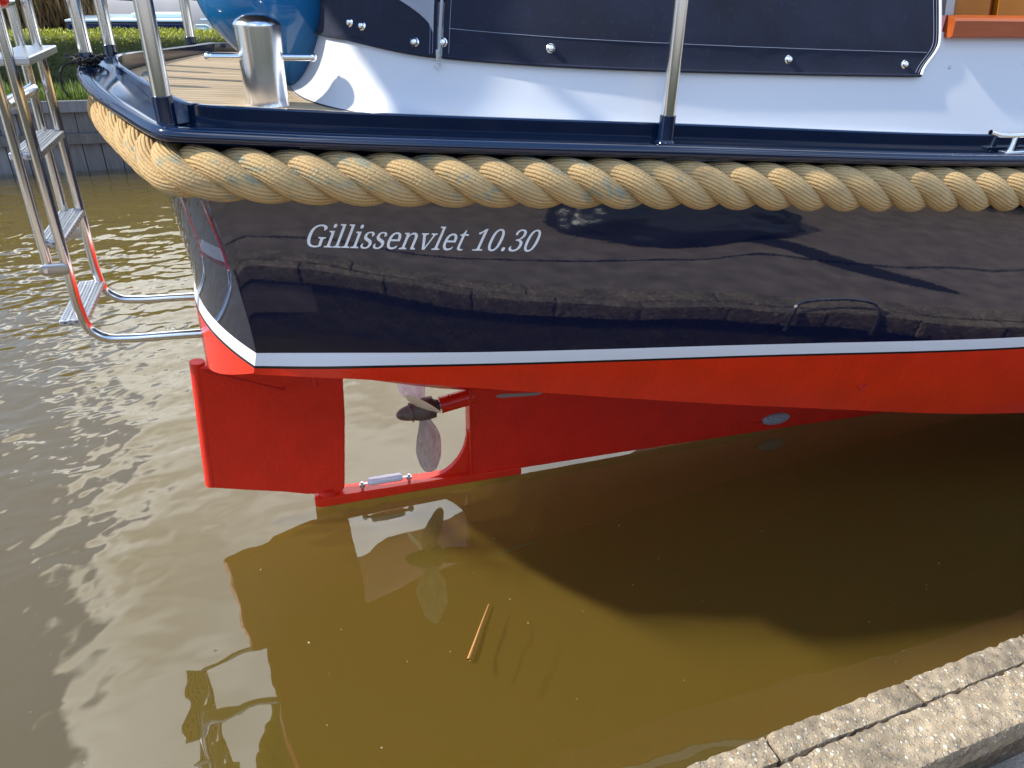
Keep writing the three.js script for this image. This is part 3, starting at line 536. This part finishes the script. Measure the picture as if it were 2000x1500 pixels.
    return merge([sheet(nu, nv, (u, v) => f(u, v, 1)), sheet(nu, nv, (u, v) => f(u, v, -1), null, true)]);
  })();
  for (let k = 0; k < 3; k++) { const b = part('blade', bladeG, bronze, pr); b.position.copy(hubC); b.quaternion.copy(q).multiply(new THREE.Quaternion().setFromAxisAngle(V(0, 1, 0), k * 2 * Math.PI / 3 + Math.PI / 2 - 0.10)); }
  // anodes
  const an = group('heel_anode', boat);
  const body = new THREE.CapsuleGeometry(0.021, 0.135, 8, 20).rotateZ(Math.PI / 2); { const p = body.attributes.position; for (let i = 0; i < p.count; i++) { const y = p.getY(i), z = p.getZ(i); p.setY(i, Math.sign(y) * Math.min(Math.abs(y), 0.0165) + 0.0014 * N3(p.getX(i) * 60, y * 60, z * 60)); p.setX(i, clamp(p.getX(i), -0.083, 0.083)); } body.computeVertexNormals(); }
  part('body', at(body.rotateZ(-0.02), 0.315, 0.108, 0.022), phy({ color: lin(0.72, 0.73, 0.76), roughness: 0.35, metalness: 0.2 }), an);
  for (const x of [0.205, 0.43]) { part('stud', rod(V(x, 0.06, 0.02), V(x, 0.112, 0.02), 0.007, 10), M.steelDull, an); part('nut', at(new THREE.CylinderGeometry(0.015, 0.015, 0.012, 6), x, 0.094, 0.02), M.steelDull, an); part('strap', at(new RoundedBoxGeometry(0.05, 0.005, 0.018, 2, 0.002), x + (x < 0.3 ? 0.015 : -0.02), 0.100, 0.02), M.steelDull, an); }
  const an2 = group('skeg_anode', boat);
  const zb = tex(256, 256, tile((u, v) => 0.6 + 0.6 * fbm(u * 14, v * 14, 3, 4)));
  part('body', at(new THREE.SphereGeometry(1, 30, 18).scale(0.092, 0.036, 0.022), 2.50, 0.085, 0.036), std({ color: lin(0.55, 0.57, 0.57), roughness: 0.8, map: zb, bumpMap: zb, bumpScale: 0.012 }), an2);
  part('strap', at(new RoundedBoxGeometry(0.085, 0.012, 0.008, 2, 0.003), 2.385, 0.078, 0.038), M.red, an2);
  part('strap', at(new RoundedBoxGeometry(0.05, 0.012, 0.008, 2, 0.003), 2.60, 0.095, 0.038), M.red, an2);
  // skin fitting in the bilge
  const sx = 2.0, sq = lower(sx, 0.62);
  part('skin_fitting', at(new THREE.TorusGeometry(0.014, 0.004, 10, 22).scale(1.3, 0.7, 1), sq.x, sq.y, sq.z + 0.002), M.red, boat);
}
// ---------------------------------------------------------------- lettering on the quarter
{
  const font = await new FontLoader().loadAsync('fonts/droid/droid_serif_regular.typeface.json');
  const g = new TextGeometry('Gillissenvlet 10.30', { font, size: 0.082, depth: 0.0009, curveSegments: 8, bevelEnabled: false }); g.computeBoundingBox();
  const w = g.boundingBox.max.x, k = 0.645 / w, p = g.attributes.position;
  for (let i = 0; i < p.count; i++) {
    const gx = p.getX(i), gy = p.getY(i), e = p.getZ(i), x = 0.042 + gx * k + gy * 0.34, yb = mix(1.571, 1.533, gx / w), y = yb + gy * 0.79;
    const yt = yl(x) + 0.005, v = (y - yt) / (ys(x) - yt), q = topside(x, v); p.setXYZ(i, x, y, q.z + 0.0012 + e);
  }
  g.computeVertexNormals();
  const o = part('lettering', g, std({ color: lin(0.90, 0.91, 0.92), roughness: 0.4 }), boat); o.userData.label = 'white slanted serif lettering on the navy side';
}
// ---------------------------------------------------------------- ball fender on deck
{
  const f = thing('ball_fender', 'glossy blue teardrop fender standing on the teak deck behind the bollard', 'fender', [0.085, 1.905, 0.22]);
  const rows = [[0, 0.0], [0.03, 0.004], [0.075, 0.04], [0.12, 0.085], [0.165, 0.14], [0.198, 0.20], [0.212, 0.265], [0.206, 0.33], [0.175, 0.395], [0.12, 0.445], [0.06, 0.475], [0.045, 0.5], [0.042, 0.55], [0.0, 0.555]];
  const c = new THREE.SplineCurve(rows.map(([r, y]) => new THREE.Vector2(r, y)));
  const g = new THREE.LatheGeometry(c.getPoints(60).map((q) => new THREE.Vector2(Math.max(0, q.x), q.y)), 64);
  const p = g.attributes.position; for (let i = 0; i < p.count; i++) { const y = p.getY(i); p.setX(i, p.getX(i) * 1.08 - 0.11 * clamp(y / 0.3) * 0.35 + 0.012); }
  g.computeVertexNormals();
  part('body', g, phy({ color: lin(0.012, 0.125, 0.30), roughness: 0.10, ior: 1.55 }), f);
  // its black lanyard, hanging over the side
  const lan = []; for (let k = 0; k < 2; k++) { const l = []; for (let i = 0; i <= 60; i++) { const y = mix(0.165, 0.62, i / 60), a = i * 0.9 + k * Math.PI; l.push(V(0.122 + 0.008 * Math.cos(a) + 0.006 * i / 60, y, 0.200 + 0.008 * Math.sin(a))); } lan.push(tube(l, 0.0085, 160, 8)); }
  const cord = part('lanyard', merge(lan), std({ color: lin(0.020, 0.022, 0.028), roughness: 0.7 }), f); cord.userData.label = 'black twisted lanyard of the blue fender';
}
// ---------------------------------------------------------------- black cord wound round the stern post
{
  const o = thing('mooring_cord', 'thin black cord tied round the foot of the stern rail post', 'cord', [-0.535, 1.955, 0.03]);
  const m = std({ color: lin(0.018, 0.018, 0.02), roughness: 0.75 });
  for (let k = 0; k < 5; k++) { const l = []; for (let i = 0; i <= 30; i++) { const a = i / 30 * Math.PI * 2, r = 0.026 + 0.006 * k + 0.014 * N3(Math.cos(a) * 2, Math.sin(a) * 2, k * 3.1); l.push(V(r * Math.cos(a), 0.002 + 0.005 * k + 0.020 * Math.abs(N3(Math.cos(a) * 2.3, k, Math.sin(a) * 2.3)), r * Math.sin(a) * 1.4)); } part('turn', tube(l, 0.0032, 80, 8), m, o); }
  part('tail', tube([V(-0.03, 0.012, 0.02), V(-0.06, 0.006, 0.05), V(-0.072, -0.012, 0.08), V(-0.070, -0.05, 0.11), V(-0.055, -0.075, 0.14)], 0.0032, 60, 8), m, o);
}
// ---------------------------------------------------------------- floating reeds
{
  const m = std({ color: lin(0.46, 0.22, 0.055), roughness: 0.7 });
  const reed = (pts, label) => { const g = new THREE.TubeGeometry(new THREE.CatmullRomCurve3(pts), 30, 0.0075, 8); const p = g.attributes.position, c = new THREE.CatmullRomCurve3(pts); for (let i = 0; i < p.count; i++) { const t = Math.floor(i / 9) / 30, q = c.getPointAt(t), k = 1 - 0.65 * t; p.setXYZ(i, q.x + (p.getX(i) - q.x) * k, q.y + (p.getY(i) - q.y) * k, q.z + (p.getZ(i) - q.z) * k); } g.computeVertexNormals(); const o = shade(new THREE.Mesh(g, m)); o.name = numbered('reed_stem'); scene.add(o); tag(o, label, 'reed', 'reeds floating on the canal'); };
  reed([V(0.448, 0.004, 1.085), V(0.50, 0.005, 1.0), V(0.545, 0.004, 0.925), V(0.597, 0.004, 0.841)], 'long dry reed stem floating on the open brown water');
  reed([V(0.668, 0.004, 0.205), V(0.684, 0.005, 0.155), V(0.699, 0.004, 0.11)], 'short reed stem floating close beside the red keel');
}
{ // flecks of pollen and leaf drifting on the surface
  const g = new THREE.CircleGeometry(1, 7).rotateX(-Math.PI / 2), o = shade(new THREE.InstancedMesh(g, std({ color: 0xffffff, roughness: 0.9 }), 260)), m = new THREE.Matrix4(), q = new THREE.Quaternion();
  for (let i = 0; i < 260; i++) { const x = rr(-1.6, 2.6), z = rr(-1.4, 1.95), s = rr(0.0012, 0.0034) * (rnd() < 0.08 ? 2 : 1); q.setFromAxisAngle(V(0, 1, 0), rr(0, 6)); m.compose(V(x, wave(x, z) + 0.0012, z), q, V(s, 1, s * rr(0.4, 1))); o.setMatrixAt(i, m); const k = rr(0.5, 1.1); o.setColorAt(i, rnd() < 0.6 ? lin(0.42 * k, 0.36 * k, 0.22 * k) : lin(0.20 * k, 0.14 * k, 0.05 * k)); }
  o.name = 'floating_flecks'; o.userData.kind = 'stuff'; scene.add(o); tag(o, 'tiny pale flecks floating on the brown canal water', 'debris');
}
// ---------------------------------------------------------------- near quay
{
  // exposed-aggregate concrete: pebbles in grey-brown mortar
  const S = 1024, cells = 74, pts = []; for (let i = 0; i < cells * cells; i++) pts.push([rnd(), rnd(), rnd(), rnd(), rnd()]);
  const col = [], hgt = new Float32Array(S * S);
  const colour = tex(S, S, (u, v, i, j) => {
    const cx = Math.floor(u * cells), cy = Math.floor(v * cells); let b1 = 9, b2 = 9, id = null;
    for (let a = -1; a <= 1; a++) for (let b = -1; b <= 1; b++) { const c = pts[((cy + b + cells) % cells) * cells + ((cx + a + cells) % cells)], s = 0.35 + 1.25 * c[4] * c[4], d = Math.hypot(u * cells - cx - a - c[0], v * cells - cy - b - c[1]) / s; if (d < b1) { b2 = b1; b1 = d; id = c; } else if (d < b2) b2 = d; }
    const st = sstep(0.42, 0.32, b1) * (id[3] > 0.25 ? 1 : 0), n = 0.5 + 0.5 * N3(u * 160, v * 160, 2);
    hgt[j * S + i] = 0.35 + 0.35 * st * (1 - b1) + 0.22 * n;
    const mort = [0.575 + 0.12 * n, 0.515 + 0.11 * n, 0.415 + 0.10 * n], t = id[2];
    const peb = t < 0.40 ? [0.76, 0.70, 0.58] : t < 0.66 ? [0.56, 0.52, 0.46] : t < 0.80 ? [0.76, 0.66, 0.50] : t < 0.93 ? [0.90, 0.87, 0.79] : t < 0.955 ? [0.72, 0.56, 0.40] : [0.50, 0.49, 0.47];
    const q = 0.88 + 0.22 * N3(u * 5, v * 5, 9) + 0.22 * N3(u * 23, v * 23, 3) + 0.10 * N3(u * 300, v * 300, 6); return peb.map((c, k) => mix(mort[k], c, st * 0.85) * q);
  }, { srgb: true });
  const bump = tex(S, S, (u, v, i, j) => hgt[j * S + i]);
  for (const t of [colour, bump]) t.repeat.set(1.55, 1.55);
  const conc = std({ map: colour, bumpMap: bump, bumpScale: 0.007, roughness: 0.95 });
  const wallM = std({ color: lin(0.40, 0.38, 0.35), map: colour, bumpMap: bump, bumpScale: 0.004, roughness: 0.95 });
  const quay = thing('quay_wall', 'weathered pebbly concrete quay edge in the near corner', 'quay wall', [0, 0, 0]);
  // block with chipped, wandering edges
  const block = (x0, x1, z0, z1, y0, y1, rag, seedv) => {
    const g0 = new RoundedBoxGeometry(x1 - x0, y1 - y0, z1 - z0, 3, 0.014); let g = new THREE.BoxGeometry(x1 - x0, y1 - y0, z1 - z0, Math.ceil((x1 - x0) / 0.012), 8, Math.ceil((z1 - z0) / 0.012));
    const p = g.attributes.position, hx = (x1 - x0) / 2, hy = (y1 - y0) / 2, hz = (z1 - z0) / 2, r = 0.005;
    for (let i = 0; i < p.count; i++) {
      let x = p.getX(i), y = p.getY(i), z = p.getZ(i); const cxn = clamp(x, -hx + r, hx - r), cyn = clamp(y, -hy + r, hy - r), czn = clamp(z, -hz + r, hz - r), d = V(x - cxn, y - cyn, z - czn); if (d.length() > 1e-6) d.normalize().multiplyScalar(r); x = cxn + d.x; y = cyn + d.y; z = czn + d.z;
      const X = x + (x0 + x1) / 2, Y = y + (y0 + y1) / 2, Z = z + (z0 + z1) / 2, e = (Math.max(0, N3(X * 34 + seedv, Y * 34, Z * 34)) + 0.6 * Math.abs(N3(X * 90, Y * 90, Z * 90))) * rag;
      const onEdge = (Math.abs(x) > hx - 0.02 ? 1 : 0) + (Math.abs(y) > hy - 0.02 ? 1 : 0) + (Math.abs(z) > hz - 0.02 ? 1 : 0);
      const k = onEdge > 1 ? 1 : 0.25; x -= Math.sign(x) * (Math.abs(x) > hx - 0.02 ? e * k : 0); z -= Math.sign(z) * (Math.abs(z) > hz - 0.02 ? e * k : 0); y += 0.0022 * N3(X * 55, seedv, Z * 55) + 0.0015 * N3(X * 17, seedv, Z * 17) - (Math.abs(y) > hy - 0.02 ? e * k * 0.5 : 0);
      p.setXYZ(i, x, y, z);
    }
    g = mergeVertices(g, 1e-5); g.computeVertexNormals(); g.translate((x0 + x1) / 2, (y0 + y1) / 2, (z0 + z1) / 2); return metreUV(g, seedv * 0.37, seedv * 0.61);
  };
  const skew = (g) => { const p = g.attributes.position; for (let i = 0; i < p.count; i++) p.setZ(i, p.getZ(i) - 0.068 * (p.getX(i) - 0.95)); g.computeVertexNormals(); return g; };
  const J = [-8, -5, -3, -1.9, -1.42, -0.95, -0.48, 0.0, 0.485, 0.957, 1.412, 1.856, 2.33, 2.80, 3.27, 3.75, 4.3, 5.5, 7.5, 10];
  for (let i = 0; i < J.length - 1; i++) {
    const fine = i > 3 && i < 15;
    part('edge_block', skew(block(J[i] + 0.002, J[i + 1] - 0.002, 2.026 + rr(-0.005, 0.005), 2.0985, 0.50, 0.62 + rr(-0.005, 0.003), fine ? 0.008 : 0.006, i)), conc, quay);
  }
  const K = [-8, -4, -2.2, -1.2, -0.2, 0.8, 1.83, 2.8, 3.8, 6, 10];
  for (let i = 0; i < K.length - 1; i++) part('coping_slab', skew(block(K[i] + 0.003, K[i + 1] - 0.003, 2.0995, 2.232, 0.535, 0.622, 0.010, i + 40)), conc, quay);
  part('wall_face', skew(metreUV(at(new THREE.BoxGeometry(18, 1.3, 0.16, 60, 1, 1), 1, -0.15, 2.145))), wallM, quay);
  part('inner_kerb', skew(metreUV(at(new THREE.BoxGeometry(18, 0.2, 0.07, 60, 1, 1), 1, 0.434, 2.192))), wallM, quay);
  // the path behind
  const pathMap = tex(1024, 1024, tile((u, v) => { const n = 0.5 + 0.5 * N3(u * 220, v * 220, 4), m = fbm(u * 9, v * 9, 3, 4), k = 0.42 + 0.16 * n + 0.20 * m; return [k * 1.14, k * 1.03, k * 0.90]; }), { srgb: true }); pathMap.repeat.set(0.7, 0.7);
  const pb = tex(512, 512, tile((u, v) => 0.5 + 0.5 * N3(u * 130, v * 130, 4))); pb.repeat.set(1.2, 1.2);
  const path = struct('quay_path', metreUV(at(new THREE.BoxGeometry(120, 0.3, 60, 1, 1, 1), 0, 0.30, 32.16)), std({ map: pathMap, bumpMap: pb, bumpScale: 0.004, roughness: 0.95 }));
  // tar seam and a dark patch of newer asphalt
  const flat = (pts, name, m, y) => { const s = new THREE.Shape(pts.map(([x, z]) => new THREE.Vector2(x, -z))); const g = new THREE.ShapeGeometry(s).rotateX(-Math.PI / 2).translate(0, y, 0); const o = part(name, g, m, path); return o; };
  const seam = [], seam2 = []; for (let i = 0; i <= 60; i++) { const x = mix(-4, 6, i / 60), z = 2.95 + 0.10 * fbm(x * 1.3, 2, 1, 4) + 0.05 * (x - 1); seam.push([x, z - 0.012]); seam2.unshift([x, z + 0.012 + 0.01 * N3(x * 5, 1, 1)]); }
  flat([...seam, ...seam2], 'tar_seam', std({ color: lin(0.012, 0.012, 0.013), roughness: 0.6 }), 0.454);
  const pat = []; for (let i = 0; i < 40; i++) { const a = i / 40 * Math.PI * 2, c = Math.cos(a), s = Math.sin(a), w = 0.11 + 0.02 * N3(c * 3, s * 3, 2); pat.push([3.0 + 0.55 * c + w * s * 0.5, 3.05 - 0.42 * c + w * s]); }
  flat(pat, 'asphalt_patch', std({ color: lin(0.028, 0.024, 0.023), roughness: 0.85 }), 0.454);
  // grab loop on the quay edge
  const gl = thing('grab_loop', 'bent steel grab loop on the quay edge mirrored in the hull', 'grab loop', [2.35, 0.62, 1.97]);
  part('bar', tube([V(-0.22, -0.14, -0.06), V(-0.22, 0.02, -0.05), V(-0.20, 0.075, -0.02), V(-0.10, 0.095, 0.0), V(0.12, 0.095, 0.0), V(0.20, 0.075, -0.02), V(0.22, 0.02, -0.05), V(0.22, -0.14, -0.06)], 0.012, 90, 14), M.steelDull, gl);
}
// ---------------------------------------------------------------- leaves helper
const leafG = (() => { const g = new THREE.BufferGeometry(); g.setAttribute('position', new THREE.Float32BufferAttribute([0, 0, 0, 0.32, 0.5, 0.06, 0, 1, 0, -0.32, 0.5, 0.06], 3)); g.setIndex([0, 1, 2, 0, 2, 3]); g.computeVertexNormals(); return g; })();
function leaves(name, n, place, m, colour, parent) {
  const o = shade(new THREE.InstancedMesh(leafG, m, n)), mt = new THREE.Matrix4(), q = new THREE.Quaternion(), e = new THREE.Euler();
  for (let i = 0; i < n; i++) { const { p, s, tilt = 1.2, sx = 1 } = place(i); e.set(rr(-tilt, tilt), rr(0, 6.28), rr(-tilt, tilt)); q.setFromEuler(e); mt.compose(p, q, V(s * sx, s, s)); o.setMatrixAt(i, mt); o.setColorAt(i, colour(p)); }
  o.name = name; o.userData.kind = 'stuff'; parent.add(o); return o;
}
const leafM = phy({ color: 0xffffff, roughness: 0.6, transmission: 0.35, thickness: 0 });
// ---------------------------------------------------------------- far bank
{
  const wood = tex(256, 512, tile((u, v) => { const k = 0.74 + 0.5 * fbm(u * 20, v * 3, 4, 4) + 0.22 * fbm(u * 3, v * 3, 8, 3); return [k, k * 0.98, k * 0.96]; }));
  wood.repeat.set(1.6, 0.9);
  const wm = [[0.17, 0.165, 0.16], [0.125, 0.12, 0.115], [0.22, 0.22, 0.22], [0.15, 0.14, 0.125]].map((c) => std({ color: lin(...c), roughness: 0.9, map: wood, bumpMap: wood, bumpScale: 0.004 }));
  const pil = thing('timber_piling', 'weathered grey timber piling holding the far canal bank', 'piling', [0, 0, -7.5]);
  for (let k = 0; k < 62; k++) { const x = -8.4 + k * 0.205; part('pile_plank', metreUV(at(new THREE.BoxGeometry(0.195, 1.75, 0.05), x, -0.13, rr(-0.008, 0.008)), k * 0.4, k * 0.7), wm[Math.floor(rnd() * 4)], pil); }
  for (let k = 0; k < 5; k++) { part('top_waling', metreUV(at(new RoundedBoxGeometry(2.5, 0.13, 0.06, 2, 0.006), -7.2 + k * 2.52, 0.755, 0.06), k, k), wm[k % 3], pil); part('lower_waling', metreUV(at(new RoundedBoxGeometry(2.5, 0.12, 0.05, 2, 0.006), -7.6 + k * 2.52, 0.385, 0.055), k * 2, k), wm[(k + 1) % 4], pil); }
  for (let k = 0; k < 12; k++) part('bolt', at(new THREE.CylinderGeometry(0.018, 0.02, 0.02, 8).rotateX(Math.PI / 2), -6.9 + k * 0.92, 0.76 + rr(-0.01, 0.01), 0.095), M.steelDull, pil);
  struct('far_bank', metreUV(at(new THREE.BoxGeometry(160, 1.2, 60), 0, 0.16, -37.54)), std({ color: lin(0.055, 0.062, 0.025), roughness: 1 }));
  const gm = phy({ color: 0xffffff, roughness: 0.6, transmission: 0.3, thickness: 0 });
  const grass = leaves('grass', 9000, () => ({ p: V(rr(-8.4, 3.5), 0.75, rr(-8.25, -7.5)), s: rr(0.10, 0.26), tilt: 0.35, sx: 0.09 }), gm, () => { const k = rr(0.6, 1.3); return lin(0.20 * k, 0.28 * k, 0.03 * k); }, scene);
  // clipped hedge: fresh lime tips on top
  const hedge = thing('clipped_hedge', 'low clipped hedge with lime green top along the far bank', 'hedge', [0, 0, 0]);
  part('branches', at(new RoundedBoxGeometry(13, 0.66, 0.68, 2, 0.08), -2.2, 1.10, -8.66), std({ color: lin(0.075, 0.085, 0.030), roughness: 1 }), hedge);
  leaves('foliage', 34000, () => { const f = rnd(), x = rr(-8.6, 4.2), b = 0.03 * N3(x * 2, 3, 3); return f < 0.5 ? { p: V(x, rr(0.80, 1.46) , -8.3 + rr(-0.05, 0.03) + b), s: rr(0.022, 0.045) } : { p: V(x, 1.44 + b + rr(-0.04, 0.045), rr(-9.02, -8.28)), s: rr(0.022, 0.045) }; }, leafM, (p) => { const k = rr(0.65, 1.25), young = sstep(1.30, 1.40, p.y + 0.03 * N3(p.x * 9, 2, p.z * 9)); return lin(mix(0.040, 0.40, young) * k, mix(0.075, 0.42, young) * k, mix(0.016, 0.02, young) * k); }, hedge);
  // dry pampas-like reed clumps behind the hedge
  [[-4.3, -11.4, 1.3], [-3.3, -11.6, 1.2], [-2.75, -11.9, 1.0]].forEach(([x, z, w], i) => {
    const o = thing('dry_reed_clump', ['broad clump of dry brown reeds behind the hedge, leftmost', 'middle clump of dry brown reeds behind the hedge', 'narrow clump of dry brown reeds beside the moored boats'][i], 'reeds', [x, 0.76, z], 'dry reeds behind the hedge');
    part('stems', new THREE.CylinderGeometry(w * 0.42, w * 0.30, 1.5, 12).translate(0, 0.75, 0), std({ color: lin(0.10, 0.065, 0.025), roughness: 1 }), o);
    leaves('blades', 3200, () => { const a = rr(0, 6.28), r = Math.sqrt(rnd()) * w * 0.55; return { p: V(r * Math.cos(a), rr(0.0, 1.7), r * Math.sin(a)), s: rr(0.18, 0.5), tilt: 0.45, sx: 0.07 }; }, gm, () => { const k = rr(0.45, 1.35); return lin(0.36 * k, 0.21 * k, 0.065 * k); }, o);
  });
  // moored boats
  const far = thing('navy_cabin_boat', 'navy cabin boat with pale roof moored behind the hedge', 'boat', [-1.6, 0.75, -11.2]);
  const nav = phy({ color: lin(0.008, 0.016, 0.075), roughness: 0.15 }), pale = phy({ color: lin(0.62, 0.72, 0.74), roughness: 0.3 });
  part('hull', plate([[-1.3, -0.2], [1.9, -0.2], [2.2, 0.30], [-1.42, 0.30]], 1.9, 0.05), nav, far);
  const cab = part('cabin', plate([[-1.10, 0.28], [0.85, 0.28], [0.62, 0.72], [-0.94, 0.735]], 1.5, 0.03), nav, far);
  part('roof', at(new RoundedBoxGeometry(1.62, 0.032, 1.54, 3, 0.012), -0.16, 0.745, 0), pale, far);
  for (const [x, w] of [[-0.55, 0.5], [0.15, 0.55]]) part('window', at(new RoundedBoxGeometry(w, 0.19, 0.02, 2, 0.008), x, 0.585, 0.757), phy({ color: lin(0.02, 0.03, 0.05), roughness: 0.05 }), cab);
  part('deck_box', at(new RoundedBoxGeometry(0.75, 0.07, 0.5, 2, 0.02), 0.25, 0.79, 0.1), pale, far);
  part('windscreen', plate([[0.72, 0.30], [1.15, 0.30], [0.92, 0.62], [0.70, 0.62]], 1.4, 0.01), phy({ color: lin(0.10, 0.26, 0.27), roughness: 0.06 }), far);
  for (const z of [-0.7, 0.7]) part('screen_frame', tube([V(1.18, 0.30, z), V(0.98, 0.66, z), V(0.80, 0.68, z)], 0.018, 20, 8), pale, far);
  const cov = thing('covered_boat', 'boat under a grey tarpaulin with white straps behind the navy boat', 'boat', [-0.9, 0.75, -14.2]);
  const tarp = std({ color: lin(0.22, 0.215, 0.21), roughness: 0.7 });
  part('tarpaulin', sheet(60, 30, (u, v) => { const x = mix(-2.4, 2.8, u), a = mix(0, Math.PI, v), w = 0.9 * Math.sqrt(clamp(1 - Math.pow((x - 0.3) / 2.75, 4))); return V(x, 0.15 + (0.78 + 0.04 * N3(x * 3, a, 2)) * Math.sin(a) * (0.6 + 0.4 * w), w * Math.cos(a) * 1.1 + 0.03 * N3(x * 4, a * 2, 5)); }, null, true), tarp, cov);
  part('hull', plate([[-2.1, -0.1], [2.2, -0.1], [2.7, 0.3], [-2.4, 0.3]], 1.8, 0.05), std({ color: lin(0.4, 0.4, 0.4), roughness: 0.5 }), cov);
  for (const x of [-1.0, 0.45]) part('strap', tube(Array.from({ length: 13 }, (_, i) => { const a = Math.PI * (0.02 + 0.96 * i / 12); return V(x, 0.17 + 0.80 * Math.sin(a), 1.01 * Math.cos(a)); }), 0.016, 40, 6), std({ color: lin(0.75, 0.75, 0.72), roughness: 0.8 }), cov);
  const shed = thing('dark_shed', 'low dark shed roof beyond the tarpaulin boat', 'shed', [0.6, 0.76, -19]);
  part('wall', at(new THREE.BoxGeometry(9, 1.2, 3), 0, 0.6, 0), std({ color: lin(0.03, 0.03, 0.03), roughness: 0.9 }), shed);
  part('roof', at(new RoundedBoxGeometry(9.6, 0.5, 3.6, 2, 0.05), 0, 1.3, 0), std({ color: lin(0.025, 0.022, 0.02), roughness: 0.9 }), shed);
  const nb = thing('dark_blue_boat', 'dark blue hull end seen past the ladder behind the hedge', 'boat', [-4.9, 0.75, -12.2]);
  part('hull', plate([[-1.6, -0.1], [0.8, -0.1], [1.1, 0.95], [-1.6, 0.95]], 1.6, 0.06), nav, nb);
}
// ---------------------------------------------------------------- behind the photographer: what the hull mirrors
{
  const bank = thing('dark_shrub_row', 'dark shrubs along the back of the quay path', 'shrubs', [0, 0.45, 5.3]);
  part('branches', at(new RoundedBoxGeometry(30, 1.2, 1.2, 2, 0.3), 0, 0.6, 0.4), std({ color: lin(0.060, 0.065, 0.035), roughness: 1 }), bank);
  leaves('foliage', 9000, () => { const x = rr(-12, 12); return { p: V(x, rr(0, 1.3) + 0.2 * N3(x, 1, 1), rr(-0.35, 0.2) + 0.2 * N3(x * 1.3, 4, 2)), s: rr(0.07, 0.16) }; }, leafM, () => { const k = rr(0.5, 1.2); return lin(0.035 * k, 0.06 * k, 0.018 * k); }, bank);
  const heap = thing('tarpaulin_heap', 'crumpled dark tarpaulin over a heap beside the quay path', 'tarpaulin', [2.1, 0.45, 3.75]);
  part('tarpaulin', sheet(80, 40, (u, v) => { const a = u * Math.PI * 2, b = v * Math.PI / 2, k = 1 + 0.16 * fbm(Math.cos(a) * 2.4, b * 2.2, Math.sin(a) * 2.4, 4); return V(1.0 * Math.cos(a) * Math.cos(b) * k, 0.42 * Math.sin(b) * k, 0.45 * Math.sin(a) * Math.cos(b) * k); }), phy({ color: lin(0.05, 0.055, 0.07), roughness: 0.3 }), heap);
}
renderer.render(scene, camera);
